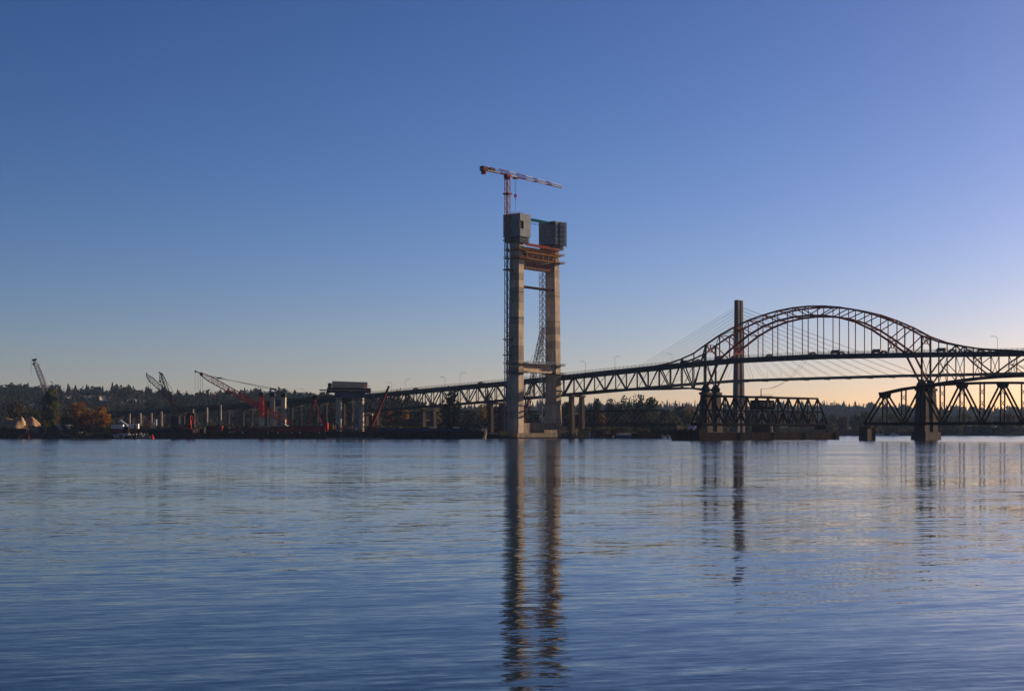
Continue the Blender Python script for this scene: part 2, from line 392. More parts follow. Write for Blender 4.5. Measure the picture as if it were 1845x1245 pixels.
def pick(rs, table):
    r = rs.uniform(); s = 0
    for c, w in table:
        s += w
        if r < s: return tuple(np.array(c) * rs.uniform(.75, 1.25))
    return table[-1][0]
LEFT_TONES = [((.012, .019, .013), .58), ((.022, .026, .013), .20), ((.040, .028, .014), .12), ((.065, .028, .012), .04), ((.018, .017, .015), .06)]
FAR_TONES = [((.013, .019, .015), .78), ((.020, .024, .015), .18), ((.035, .028, .017), .04)]
rs = np.random.RandomState(5)
left_trees = []
for gx_ in np.arange(-1000, -60, 13.5):
    for gy_ in np.arange(1440, 2420, 15.0):
        x = gx_ + rs.uniform(-6, 6); y = gy_ + rs.uniform(-7, 7)
        if abs(x) / y > .40 or not clear_of_houses(x, y): continue
        if y < 1560 and rs.uniform() < .4: continue
        patch = .5 + .5 * math.sin(x * .021 + 1.3 * math.sin(y * .013)) * math.cos(y * .017 + x * .006)
        k = 0 if rs.uniform() < .18 + .55 * patch else 1
        h = (rs.uniform(9, 20) if rs.uniform() < .8 else rs.uniform(20, 27)) * (1.0 if k == 0 else .85)
        left_trees.append((x, y, float(height(x, y)) - .5, h, k, pick(rs, LEFT_TONES)))
forest_mesh('hillside_forest', left_trees, 8, 'dark mixed wood covering the hill behind the viaduct')
far_trees = []
for gx_ in np.arange(-1560, 1600, 15.0):
    for gy_ in np.arange(3350, 3920, 26.0):
        x = gx_ + rs.uniform(-8, 8); y = gy_ + rs.uniform(-12, 12)
        if abs(x) / y > .40: continue
        k = 0 if rs.uniform() < .7 else 1
        far_trees.append((x, y, float(height(x, y)) - .5, (rs.uniform(12, 22) if rs.uniform() < .8 else rs.uniform(22, 34)) * (1 if k == 0 else .8), k, pick(rs, FAR_TONES)))
forest_mesh('distant_forest', far_trees, 9, 'hazy blue wooded ridge along the horizon')

for hk, (p, px, w, kind) in enumerate(sorted(house_pts, key=lambda h: h[1])):
    base = V(p.x, p.y, float(height(p.x, p.y)) - .4)
    t = thing('house', base, 'white house among the dark trees on the hill, %s from the left edge' % ORD[hk], 'house', 'houses on the wooded hill')
    A = Vector((-.80, .60, 0)) if kind else Vector((-.6, .8, 0)); T = Vector((A.y, -A.x, 0)); T = -T if T.y < 0 else T
    ww = w * p.y / F * 1.3; dd = 7.0; hh = 4.5
    col = R.choice([(1, 1, 1, 1), (1, .95, .85, 1), (.85, .88, .95, 1), (.95, .9, .8, 1)])
    m1 = MB().fbox(base, -dd / 2, dd / 2, -ww / 2, ww / 2, 0, hh, A, T).build('wall', M_HOUSE, t); m1.color = col
    c = lambda a, b, z: base + A * a + T * b + V(0, 0, z)
    MB().prism([c(-dd / 2 - .5, -ww / 2 - .4, hh + .02), c(dd / 2 + .5, -ww / 2 - .4, hh + .02), c(0, -ww / 2 - .4, hh + 1.8)], T * (ww + .8)).build('roof', M_ROOF, t)
    for k in range(2):
        b0 = -ww / 2 + ww * (.18 + .42 * k)
        MB().fbox(base, -dd / 2 - .06, -dd / 2 + .1, b0, b0 + ww * .2, 1.4, 3.2, A, T).build('window', M_GLASS, m1)

# ------------------------------------------------------------------ trees one can tell apart
def crown_mesh(seed, n, lobes, slim):
    rs = np.random.RandomState(seed); v = []; f = []
    L = []
    for k in range(lobes):                                               # boughs: clumps spread through an egg shaped volume
        z = .14 + .76 * (k + .5) / lobes + rs.uniform(-.04, .04); a = k * 2.4 + rs.uniform(-.5, .5); env = math.sin(math.pi * min(.97, max(.1, z * .92 + .04))) ** .7
        r = rs.uniform(.35, .8) * .30 * slim * env; L.append((r * math.cos(a), r * math.sin(a), z, rs.uniform(.12, .20) * (.55 + .5 * env)))
    L.append((0, 0, .93, .07)); L.append((0, 0, .55, .24 * slim)); L.append((0, 0, .32, .22 * slim))
    w = np.array([l[3] ** 2.2 for l in L]); w /= w.sum()
    for k in range(n):
        l = L[rs.choice(len(L), p=w)]
        d = rs.normal(0, 1, 3); d /= np.linalg.norm(d); d *= rs.uniform(.3, 1.08) ** .5
        c = np.array((l[0] + d[0] * l[3] * (.6 + .5 * slim), l[1] + d[1] * l[3] * (.6 + .5 * slim), l[2] + d[2] * l[3] * .9))
        if math.sin(11 * c[0] + seed) * math.sin(11 * c[1] + 1) * math.sin(12 * c[2] + seed) > .16: continue      # gaps between boughs
        if rs.uniform() < .12: c = c + d * np.array((.05, .05, .035))
        s = rs.uniform(.016, .040); u = rs.normal(0, 1, 3); u /= np.linalg.norm(u); q = np.cross(u, rs.normal(0, 1, 3)); q /= np.linalg.norm(q)
        i = len(v); v += [tuple(c + u * s), tuple(c + q * s * .8), tuple(c - u * s), tuple(c - q * s * .8)]; f.append((i, i + 1, i + 2, i + 3))
    me = bpy.data.meshes.new('crown broadleaf %d' % seed); me.from_pydata(v, [], f); me.materials.append(M_LEAF); return me
def conifer_mesh(seed):
    rs = np.random.RandomState(seed); v = []; f = []
    for k in range(420):
        z = rs.uniform(.10, 1.0) ; r = .17 * (1 - z) ** .85 * (.75 + .35 * math.sin(z * 60 + seed)) + .006; a = rs.uniform(0, 6.283); rr = r * rs.uniform(.3, 1.1)
        c = np.array((rr * math.cos(a), rr * math.sin(a), z)); o = np.array((math.cos(a), math.sin(a), -.5)); t = np.array((-math.sin(a), math.cos(a), 0))
        s = .016 + .026 * (1 - z); i = len(v)
        v += [tuple(c - o * s * .6 + t * s * .6), tuple(c - o * s * .6 - t * s * .6), tuple(c + o * s * 1.6)]; f.append((i, i + 1, i + 2))
    me = bpy.data.meshes.new('crown conifer %d' % seed); me.from_pydata(v, [], f); me.materials.append(M_LEAF); return me
def trunk_mesh(seed):
    rs = np.random.RandomState(seed); b = MB(); b.tube((0, 0, -.02), (.004, .003, .30), .022, .016, 7, False); b.tube((.004, .003, .30), (0, .01, .72), .016, .005, 6, False)
    for k in range(6):
        z = .24 + .07 * k; a = rs.uniform(0, 6.28); r = rs.uniform(.12, .22); b.tube((.003, .003, z), (r * math.cos(a), r * math.sin(a), z + .16), .009, .003, 5, False)
    me = bpy.data.meshes.new('trunk %d' % seed); me.from_pydata(b.v, [], b.f); me.materials.append(M_BARK); return me
CROWN = [crown_mesh(31 + k, 2200, 13 + k, (1.0, 1.25, .8, 1.1, 1.4, .6)[k]) for k in range(6)]
CONIF = [conifer_mesh(51 + k) for k in range(3)]
TRUNK = [trunk_mesh(61 + k) for k in range(3)]
GREEN, DGREEN, OLIVE, BROWN, ORANGE, GOLD, RUSSET = (.045, .058, .020), (.028, .040, .018), (.070, .070, .022), (.085, .055, .025), (.25, .115, .018), (.24, .15, .03), (.13, .045, .015)
def tree(px, top, wpx, Y, col, label, name='broadleaf_tree', kind=None, group=None, conifer=False):
    x = (px - HX) * Y / F; z = float(height(x, Y)) - .3
    if z < .2: z = .2
    h = EYE + (HY - top) * Y / F - z; w = wpx * Y / F
    t = thing(name, V(x, Y, z), label, 'tree', group)
    k = R.randrange(6) if kind is None else kind
    cm = R.choice(CONIF) if conifer else CROWN[k]
    b = np.array([v.co[:] for v in cm.vertices]); ext = max(b[:, 0].max() - b[:, 0].min(), .1)
    c = bpy.data.objects.new('crown', cm); COL.objects.link(c); c.parent = t; c.scale = (w / ext, w / ext, h / b[:, 2].max()); c.rotation_euler = (0, 0, R.uniform(0, 6.28))
    q = R.uniform(.85, 1.15); c.color = (col[0] * q, col[1] * q, col[2] * q, 1)
    k2 = bpy.data.objects.new('trunk', R.choice(TRUNK)); COL.objects.link(k2); k2.parent = t; k2.scale = (h * .8, h * .8, h)
    return t

BANK = 'trees on the left bank'
tree(30, 722, 44, 985, BROWN, 'brownish tree above the sand heap at the frame edge', group=BANK)
tree(50, 742, 44, 960, DGREEN, 'low dark green tree rising right behind the sand heaps', group=BANK)
tree(68, 735, 36, 990, OLIVE, 'olive tree between the sand heap and the tall ivy green tree', group=BANK)
tree(90, 698, 36, 975, GREEN, 'tall green tree in front of the white crane boom', kind=5, group=BANK)
tree(97, 699, 24, 985, RUSSET, 'russet topped tree leaning against the tall green tree', kind=5, group=BANK)
tree(80, 757, 30, 940, OLIVE, 'bushy olive shrub beside the curved white tents', name='shrub', group=BANK)
tree(104, 738, 30, 1000, DGREEN, 'dark green tree behind the curved white tents', group=BANK)
tree(124, 729, 34, 960, DGREEN, 'dark green tree behind the large orange tree', group=BANK)
tree(146, 722, 54, 935, ORANGE, 'large round orange autumn tree on the bank', kind=3, group=BANK)
tree(160, 744, 40, 925, RUSSET, 'russet tree standing between the two orange trees', group=BANK)
tree(183, 732, 32, 918, (.30, .125, .018), 'bright orange tree at the water edge beside the containers', kind=2, group=BANK)
tree(126, 752, 40, 930, RUSSET, 'dull russet shrub in front of the second tent', name='shrub', group=BANK)
tree(196, 757, 20, 925, OLIVE, 'small olive shrub beside the white container', name='shrub', group=BANK)
MID = 'trees behind the approach bridges'
for px, top, w, Y, col, lab in [
    (592, 713, 36, 1150, BROWN, 'brown green tree left of the pier under formwork'),
    (571, 738, 30, 1140, OLIVE, 'olive tree seen through the viaduct beside the derrick frame'),
    (628, 711, 42, 1160, DGREEN, 'dark green tree between the two columns under formwork'),
    (617, 722, 18, 1135, RUSSET, 'small russet tree behind the left column under formwork'),
    (662, 722, 34, 1165, DGREEN, 'dark green tree behind the right column under formwork'),
    (718, 698, 30, 1130, GREEN, 'tree top showing above the road deck beside two lamps'),
    (735, 702, 26, 1140, GREEN, 'lower tree top beside the one above the road deck'),
    (700, 738, 26, 1100, RUSSET, 'russet tree below the road truss above the blue barge'),
    (728, 733, 30, 1115, (.20, .11, .03), 'gold brown tree under the lower chord of the road truss'),
    (760, 737, 34, 1105, OLIVE, 'olive tree under the road truss left of the big dark tree'),
    (787, 736, 22, 1095, GOLD, 'small golden tree left of the big dark tree'),
    (846, 733, 34, 1120, OLIVE, 'yellow green tree right of the big dark tree'),
    (868, 727, 30, 1125, (.13, .085, .022), 'yellow brown tree left of the slender road bridge pier'),
    (880, 702, 24, 1140, GREEN, 'green tree top seen through the truss left of the tower'),
    (893, 722, 22, 1115, BROWN, 'brown tree between the two shafts of a road pier'),
    (909, 716, 26, 1120, RUSSET, 'rusty red tree against the left edge of the new tower'),
    (960, 738, 44, 1150, DGREEN, 'dark tree seen between the legs of the tower'),
    (1022, 722, 26, 1180, OLIVE, 'olive tree against the right leg of the tower'),
    (1046, 724, 26, 1175, GREEN, 'green tree between the shafts of the road pier'),
    (1063, 729, 34, 1185, DGREEN, 'dark tree right of the road pier'),
    (1081, 738, 28, 1165, ORANGE, 'orange tree behind the railway truss'),
    (1076, 716, 22, 1200, GREEN, 'slender green tree touching the road truss'),
    (1100, 717, 36, 1195, DGREEN, 'first tall dark tree of the clump under the road truss'),
    (1126, 711, 38, 1205, GREEN, 'second tall dark tree of the clump under the road truss'),
    (1152, 709, 42, 1200, DGREEN, 'tallest roundest dark tree of the clump under the road truss'),
    (1172, 714, 34, 1210, GREEN, 'last dark tree of the clump toward the open sky'),
    (1115, 742, 60, 1180, BROWN, 'dull brown thicket tree behind the railway truss'),
    (1160, 742, 54, 1190, OLIVE, 'olive thicket tree behind the railway truss end'),
    (1200, 738, 34, 1260, BROWN, 'brown tree behind the sloping end of the railway truss'),
    (1228, 731, 44, 1300, OLIVE, 'round olive tree left of the arch pier'),
    (1243, 730, 36, 1305, (.20, .12, .025), 'golden topped tree left of the arch pier'),
    (1262, 745, 34, 1290, GREEN, 'green tree touching the arch pier')]:
    tree(px, top, w, Y, col, lab, group=MID)
tree(812, 694, 40, 965, (.030, .034, .016), 'big dark tree standing in front of the road truss', kind=3, group=MID)
for k, (px, top, w) in enumerate([(688, 752, 34), (715, 752, 34), (745, 753, 36), (775, 752, 34), (835, 754, 40), (870, 752, 34), (1030, 752, 30), (1075, 755, 34), (1110, 757, 36), (1140, 756, 34), (1185, 752, 34), (1215, 750, 34)]):
    tree(px, top, w, 1080 + 8 * (k % 3) + (100 if px > 1000 else 0), R.choice([BROWN, OLIVE, DGREEN, (.10, .06, .025)]), 'low bush %s, %s from the left' % ('between red crane and tower' if px < 1000 else 'between tower and arch pier', ORD[k if px < 1000 else k - 6]), name='bush', group='low bushes along the bank under the bridges')
fb_n = {}
def far_where(px):
    z = 'seen through the swing truss' if px < 1488 else 'in the open gap right of the swing truss' if px < 1580 else 'behind the curved railway truss'
    fb_n[z] = fb_n.get(z, -1) + 1
    return '%s, %s from the left' % (z, ORD[fb_n[z]])
for k in range(30):
    px = 1296 + k * 18.6 + R.uniform(-5, 5)
    tree(px, R.uniform(741, 756) - (4 if 1490 < px < 1560 else 0), R.uniform(24, 38), 1530 + R.uniform(0, 40), R.choice([BROWN, DGREEN, GREEN, OLIVE, (.11, .06, .022), (.06, .05, .03)]),
         'far bank tree %s' % far_where(px), group='trees on the far bank behind the railway bridge')
RIDGE = [(34, 691), (47, 703), (58, 700), (71, 696), (109, 692), (115, 699), (124, 693), (130, 698), (208, 707), (258, 706), (278, 707), (300, 708), (317, 707), (328, 709), (345, 708), (365, 708), (388, 711), (420, 713), (436, 714), (533, 718), (556, 718)]
for rk, (px, top) in enumerate(RIDGE):
    tree(px, top, R.uniform(11, 17), 2290, DGREEN, 'dark conifer on the left wooded ridge, %s from the left edge' % ORD[rk], name='conifer_tree', group='conifers on the ridge', conifer=True)
FARR = [(671, 716), (690, 717), (741, 716), (757, 714), (766, 716), (1202, 719), (1224, 723), (1252, 720), (1261, 724), (1490, 722), (1503, 721), (1520, 724), (1548, 726), (1570, 727)]
for rk, (px, top) in enumerate(FARR):
    tree(px, top, R.uniform(9, 13), 3700, DGREEN, 'hazy blue conifer on the distant ridge, %s' % (ORD[rk] + ' from the left under the road truss' if px < 900 else ORD[rk - 5] + ' right of the dark clump of trees' if px < 1300 else ORD[rk - 9] + ' right of the swing truss'), name='conifer_tree', group='conifers on the distant ridge', conifer=True)

# ------------------------------------------------------------------ steel arch road bridge
def BR(s, w, z): return Vector((225.2, 793.0, 0)) + AX * s + TX * w + Vector((0, 0, z))     # s metres toward the left bank from the right arch pier
WID = 12.0
DECK = [(-140, 45.2), (-60, 46.6), (0, 47.9), (65, 48.9), (120, 48.2), (160, 46.2), (210, 43.2), (252, 40.6), (296, 38.0), (410, 32.3), (492, 28.7), (595, 24.5), (743, 20.0), (900, 14.5)]
def deckz(s): return interp(DECK, s)
def s_of_px(px):
    u = (px - HX) / F
    return (225.2 - u * 793.0) / (.784 + u * .621)

road = thing('arch_bridge', BR(68, 6, 0), 'long steel road bridge with a rust coloured arch and grey deck', 'bridge')
def sweep(mb, s0, s1, n, w0, w1, zlo, zhi):
    rows = []
    for k in range(n + 1):
        s_ = s0 + (s1 - s0) * k / n; z = deckz(s_)
        rows.append([BR(s_, w0, z + zlo), BR(s_, w1, z + zlo), BR(s_, w1, z + zhi), BR(s_, w0, z + zhi), BR(s_, w0, z + zlo)])
    mb.sheet(rows); i = len(mb.v)
    mb.v += [tuple(p) for p in rows[0][:4]] + [tuple(p) for p in rows[-1][:4]]; mb.f += [(i, i + 1, i + 2, i + 3), (i + 7, i + 6, i + 5, i + 4)]
    return mb
TR_END = 428.0
sweep(MB(), -140, TR_END, 90, -1.6, WID + 1.6, -.55, 0).build('deck_slab', M_DECK, road)
for w in (-1.0, WID + .4): sweep(MB(), -140, TR_END, 90, w, w + .5, -2.3, -.56).build('fascia_girder', M_DECK, road)
for w in (-1.5, WID + 1.4):
    b = MB()
    s_ = -140.0
    while s_ < TR_END:
        z = deckz(s_); b.bar(BR(s_, w, z), BR(s_, w, z + 1.5), .14)
        for hgt in (.5, 1.0, 1.5): b.bar(BR(s_, w, z + hgt), BR(s_ + 3.0, w, deckz(s_ + 3.0) + hgt), .11)
        s_ += 3.0
    b.build('railing', M_STEEL, road)

# arch span: 14 panels; top and bottom chord heights symmetrical about midspan
PAN = 137.0 / 14
UP = [57, 62.4, 66.8, 70.5, 73.1, 75.2, 76.4, 76.8]; UP = UP + UP[-2::-1]
LO = [29.3, 48.0, 55.2, 61.6, 66.4, 69.4, 71.0, 71.5]; LO = LO + LO[-2::-1]
APAN = 8.25
NA = 36
A_UP = {0: 57, 1: 52.2, 2: 49.2, 3: 46.9, 4: 45.6}
def a_up(j):
    s_ = 137 + APAN * j
    return max(A_UP.get(j, 0), deckz(s_) - .3) if j < 5 else deckz(s_) - .6
def a_lo(j):
    s_ = 137 + APAN * j
    return {0: 29.3, 1: 30.6, 2: 31.2, 3: 31.2}.get(j, min(31.0, deckz(s_) - 12.4))
RPAN = 9.6; NR = 13
R_UP = [57, 53.3, 51.0, 49.2, 48.0, 47.3]; R_LO = [29.3, 30.8, 32.0, 33.0, 33.6, 33.8]
def r_up(j): return R_UP[j] if j < 6 else deckz(-RPAN * j) - .4
def r_lo(j): return R_LO[j] if j < 6 else 33.8
for w in (0.0, WID):
    top = [BR(PAN * i, w, UP[i]) for i in range(15)]; low = [BR(PAN * i, w, LO[i]) for i in range(15)]
    b = MB(); c = MB()
    for i in range(14):
        b.bar(top[i], top[i + 1], .75, .95)
        c.bar(low[i], low[i + 1], .85, 1.1 if 0 < i < 13 else 1.0)
    b.build('arch_top_chord', M_RUST, road); c.build('arch_bottom_chord', M_RUST, road)
    for i in range(1, 14):
        if i in (1, 13): member('arch_vertical', low[i], top[i], .6, .6, M_RUST, road)
        else:
            member('arch_vertical', low[i], top[i], .45, .45, M_RUST, road)
            member('hanger', BR(PAN * i, w, deckz(PAN * i) - 1.0), low[i], .42, .42, M_RUST, road)
    for i in (0, 14): member('arch_post', low[i], top[i], .95, .95, M_STEEL, road)
    for i in range(7): member('arch_diagonal', low[i + 1], top[i], .5, .5, M_RUST, road)
    for i in range(7, 14): member('arch_diagonal', low[i], top[i + 1], .5, .5, M_RUST, road)
    b = MB()
    for j in range(NA): b.bar(BR(137 + APAN * j, w, a_up(j)), BR(137 + APAN * (j + 1), w, a_up(j + 1)), .7, .85)
    b.build('top_chord', M_RUST, road)
    b = MB()
    for j in range(NA): b.bar(BR(137 + APAN * j, w, a_lo(j)), BR(137 + APAN * (j + 1), w, a_lo(j + 1)), .8, 1.0)
    b.build('bottom_chord', M_STEEL, road)
    for j in range(1, NA + 1):
        member('truss_vertical', BR(137 + APAN * j, w, a_lo(j)), BR(137 + APAN * j, w, a_up(j)), .5, .5, M_STEEL, road)
    for j in range(NA):
        if (j + (0 if w == 0 else 1)) % 2: p, q = a_lo(j), a_up(j + 1)
        else: p, q = a_up(j), a_lo(j + 1)
        member('truss_diagonal', BR(137 + APAN * j, w, p), BR(137 + APAN * (j + 1), w, q), .6, .6, M_STEEL, road)
    b = MB(); c = MB()
    for j in range(NR):
        b.bar(BR(-RPAN * j, w, r_up(j)), BR(-RPAN * (j + 1), w, r_up(j + 1)), .7, .9)
        c.bar(BR(-RPAN * j, w, r_lo(j)), BR(-RPAN * (j + 1), w, r_lo(j + 1)), .8, 1.0)
    b.build('top_chord', M_RUST, road); c.build('bottom_chord', M_STEEL, road)
    for j in range(1, NR + 1): member('truss_vertical', BR(-RPAN * j, w, r_lo(j)), BR(-RPAN * j, w, r_up(j)), .5, .5, M_STEEL, road)
    for j in range(NR):
        mid = (r_lo(j) + r_up(j)) / 2
        if j % 4 in (0, 1): p, q = ((r_lo(j), (r_lo(j + 1) + r_up(j + 1)) / 2) if j % 2 == 0 else (mid, r_up(j + 1)))
        else: p, q = ((r_up(j), (r_lo(j + 1) + r_up(j + 1)) / 2) if j % 2 == 0 else (mid, r_lo(j + 1)))
        member('truss_diagonal', BR(-RPAN * j, w, p), BR(-RPAN * (j + 1), w, q), .7, .7, M_STEEL, road)
        if j % 2: member('sub_diagonal', BR(-RPAN * j, w, mid), BR(-RPAN * (j + 1), w, r_lo(j + 1) if j % 4 == 1 else r_up(j + 1)), .4, .4, M_STEEL, road)
# bracing between the two trusses
for i in range(0, 15):
    member('lateral_strut', BR(PAN * i, 0, UP[i]), BR(PAN * i, WID, UP[i]), .45, .5, M_RUST, road)
    if 1 < i < 13: member('lateral_strut', BR(PAN * i, 0, LO[i]), BR(PAN * i, WID, LO[i]), .45, .5, M_RUST, road)
    if i < 14:
        q = (0, WID) if i % 2 else (WID, 0)
        member('lateral_brace', BR(PAN * i, q[0], UP[i]), BR(PAN * (i + 1), q[1], UP[i + 1]), .32, .32, M_RUST, road)
for s_, zt in ((0, 57), (137, 57), (PAN * 2, 55.2), (PAN * 12, 55.2)):      # laced portal frames
    b = MB(); z1, z0 = zt - .3, zt - 5.2
    b.bar(BR(s_, 0, z0 + 1.2), BR(s_, WID, z0 + 1.2), .45, .5)
    for k in range(6):
        w0, w1 = WID * k / 6, WID * (k + 1) / 6
        b.bar(BR(s_, w0, z1 if k % 2 else z0 + 1.2), BR(s_, w1, z0 + 1.2 if k % 2 else z1), .35)
    for w0, w1 in ((0, 2.2), (WID, WID - 2.2)): b.bar(BR(s_, w0, z0 - 1.2), BR(s_, w1, z0 + 1.2), .5)
    b.build('portal_frame', M_RUST, road)
for j in list(range(0, NA + 1, 2)):
    s_ = 137 + APAN * j
    member('sway_brace', BR(s_, 0, a_lo(j)), BR(s_, WID, deckz(s_) - 2.0), .28, .28, M_STEEL, road)
    member('sway_brace', BR(s_, WID, a_lo(j)), BR(s_, 0, deckz(s_) - 2.0), .28, .28, M_STEEL, road)
    member('bottom_strut', BR(s_, 0, a_lo(j)), BR(s_, WID, a_lo(j)), .4, .5, M_STEEL, road)
for j in range(0, NR + 1, 1):
    s_ = -RPAN * j
    member('sway_brace', BR(s_, 0, r_lo(j)), BR(s_, WID, deckz(s_) - 2.0), .26, .26, M_STEEL, road)
    member('sway_brace', BR(s_, WID, r_lo(j)), BR(s_, 0, deckz(s_) - 2.0), .26, .26, M_STEEL, road)
    member('bottom_strut', BR(s_, 0, r_lo(j)), BR(s_, WID, r_lo(j)), .4, .5, M_STEEL, road)
for s_ in (0, 137):                                                          # gusset plates and inspection ladder at the bearings
    for w in (0, WID):
        c = BR(s_, w, 0); MB().prism([c + AX * a + V(0, 0, z) - TX * .55 for a, z in ((-2.6, 28.3), (2.6, 28.3), (2.9, 30.4), (1.0, 33.0), (-1.0, 33.0), (-2.9, 30.4))], TX * 1.1).build('gusset_plate', M_STEEL, road)
    b = MB(); b.fbox(BR(s_, 2, 0), -1.2, 1.2, 0, 8, 29.0, 29.3)
    for k in range(9): b.bar(BR(s_, 2 + k, 29.3), BR(s_, 2 + k, 30.6), .12)
    b.bar(BR(s_, 2, 30.6), BR(s_, 10, 30.6), .14); b.build('bearing_platform', M_STEEL, road)

def shaft(mb, o, a0, t0, z0, a1, t1, z1, A=AX, T=TX):                         # tapered rectangular shaft, half sizes at foot and head
    mb.hexa([o + A * a * i + T * t * j + V(0, 0, z) for a, t, z in ((a0, t0, z0), (a1, t1, z1)) for i, j in ((-1, -1), (1, -1), (1, 1), (-1, 1))])
    return mb
def big_pier(s_, label_part):
    for w in (0.2, WID - .2):
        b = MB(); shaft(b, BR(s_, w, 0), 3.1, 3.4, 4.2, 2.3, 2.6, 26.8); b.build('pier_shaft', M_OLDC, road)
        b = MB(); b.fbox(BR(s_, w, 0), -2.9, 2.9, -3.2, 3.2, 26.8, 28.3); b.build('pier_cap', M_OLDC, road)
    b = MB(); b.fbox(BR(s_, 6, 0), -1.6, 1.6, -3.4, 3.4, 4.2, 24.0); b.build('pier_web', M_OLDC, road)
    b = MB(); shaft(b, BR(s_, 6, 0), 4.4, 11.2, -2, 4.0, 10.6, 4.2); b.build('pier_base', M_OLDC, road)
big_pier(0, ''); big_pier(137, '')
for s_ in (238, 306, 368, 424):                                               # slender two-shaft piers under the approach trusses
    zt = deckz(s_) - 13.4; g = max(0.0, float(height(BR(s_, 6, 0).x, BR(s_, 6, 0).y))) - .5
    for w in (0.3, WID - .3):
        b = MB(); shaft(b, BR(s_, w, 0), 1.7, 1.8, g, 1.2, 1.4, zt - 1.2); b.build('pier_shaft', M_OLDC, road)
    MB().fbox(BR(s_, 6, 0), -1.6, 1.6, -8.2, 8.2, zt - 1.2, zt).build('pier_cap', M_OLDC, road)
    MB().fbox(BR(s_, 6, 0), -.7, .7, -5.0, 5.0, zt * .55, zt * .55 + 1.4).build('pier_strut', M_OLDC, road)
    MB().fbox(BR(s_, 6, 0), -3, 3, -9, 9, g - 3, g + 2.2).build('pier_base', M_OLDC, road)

# concrete approach viaduct beyond the trusses
via = thing('approach_viaduct', BR(580, 6, float(height(*BR(580, 6, 0).xy))), 'long low concrete road viaduct on paired columns along the left bank', 'viaduct')
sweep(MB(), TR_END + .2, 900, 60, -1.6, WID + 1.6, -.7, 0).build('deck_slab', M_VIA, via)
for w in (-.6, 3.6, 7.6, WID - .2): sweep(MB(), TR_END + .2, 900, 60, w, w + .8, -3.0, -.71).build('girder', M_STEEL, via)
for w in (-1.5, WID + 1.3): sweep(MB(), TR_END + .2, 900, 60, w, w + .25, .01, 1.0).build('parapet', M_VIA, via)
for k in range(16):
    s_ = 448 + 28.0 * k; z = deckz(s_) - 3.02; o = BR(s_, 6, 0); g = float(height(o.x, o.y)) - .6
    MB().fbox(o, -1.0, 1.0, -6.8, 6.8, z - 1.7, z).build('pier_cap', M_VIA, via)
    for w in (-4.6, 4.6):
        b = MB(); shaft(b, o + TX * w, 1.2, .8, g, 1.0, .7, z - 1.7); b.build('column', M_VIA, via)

# traffic and lamps on the deck
def car(px, w, col, label, kind='car'):
    s_ = s_of_px(px); z = deckz(s_) + .02; L, W, Hh = {'car': (4.6, 1.85, 1.5), 'van': (5.6, 2.1, 2.4), 'truck': (11.0, 2.5, 3.6)}[kind]
    t = thing({'car': 'car', 'van': 'van', 'truck': 'box_truck'}[kind], BR(s_, w, z), label, kind, 'traffic on the road bridge')
    sl = (deckz(s_ + 2) - deckz(s_ - 2)) / 4
    def q(a, b_, h): return BR(s_ + a, w + b_, z + h + sl * a)
    if kind == 'car': prof = [(-.5, .30), (.5, .30), (.5, .62), (.33, .66), (.18, 1.0), (-.20, 1.0), (-.40, .68), (-.5, .62)]
    elif kind == 'van': prof = [(-.5, .18), (.5, .18), (.5, .5), (.40, .56), (.30, 1.0), (-.5, 1.0)]
    else: prof = [(-.5, .2), (.5, .2), (.5, .52), (.44, .76), (.33, .78), (.32, 1.0), (-.5, 1.0)]
    b = MB().prism([q(a * L, -W / 2, h * Hh) for a, h in prof], TX * W).build('body', M_CAR, t); b.color = (*col, 1); bd = b
    if kind == 'car':
        MB().prism([q(a * L, -W / 2 - .02, h * Hh) for a, h in ((.30, .69), (.17, .95), (-.19, .95), (-.37, .70))], TX * (W + .04)).build('window_glass', M_GLASS, bd)
    else:
        MB().prism([q(a * L, -W / 2 - .02, h * Hh) for a, h in ((.43, .56), (.37, .74), (.28, .74), (.28, .56))], TX * (W + .04)).build('window_glass', M_GLASS, bd)
    for a in (-.32, .32):
        for e in (-W / 2 + .1, W / 2 - .1): MB().tube(q(a * L, e - .12, .33), q(a * L, e + .12, .33), .34, n=10).build('wheel', M_TYRE, t)
for px, w, col, lab, kd in [
    (1232, 2.5, (.05, .05, .06), 'dark car on the deck left of the arch pier', 'car'), (1254, 2.5, (.3, .3, .32), 'grey car on the deck nearing the arch from the left', 'car'), (1291, 3, (.04, .045, .05), 'dark van on the deck beside the transit tower', 'van'),
    (1383, 2.5, (.06, .06, .07), 'dark car under the left quarter of the arch', 'car'), (1461, 2.5, (.25, .25, .27), 'silver car left of the arch middle', 'car'), (1501, 2.8, (.03, .03, .035), 'dark van under the arch middle', 'van'),
    (1512, 2.5, (.1, .02, .02), 'maroon car just right of the van under the arch', 'car'), (1575, 3, (.05, .05, .05), 'dark van under the right quarter of the arch', 'van'), (1588, 3, (.06, .06, .07), 'dark car ahead of the van under the right quarter', 'car'),
    (1634, 2.8, (.04, .045, .05), 'dark car where the arch meets the deck at right', 'car'), (1692, 2.8, (.05, .05, .05), 'dark van just right of the arch pier', 'van'), (1712, 2.8, (.04, .04, .05), 'dark car behind the van right of the arch pier', 'car'),
    (1741, 2.8, (.5, .5, .5), 'pale car on the deck near the frame edge', 'car'), (1764, 2.8, (.05, .05, .06), 'dark car on the deck nearest the frame edge', 'car'), (745, 2.5, (.08, .08, .09), 'grey car on the deck above the blue barge', 'car'), (862, 2.5, (.04, .04, .05), 'dark car on the deck just left of the new tower', 'car')]:
    car(px, w, col, lab, kd)
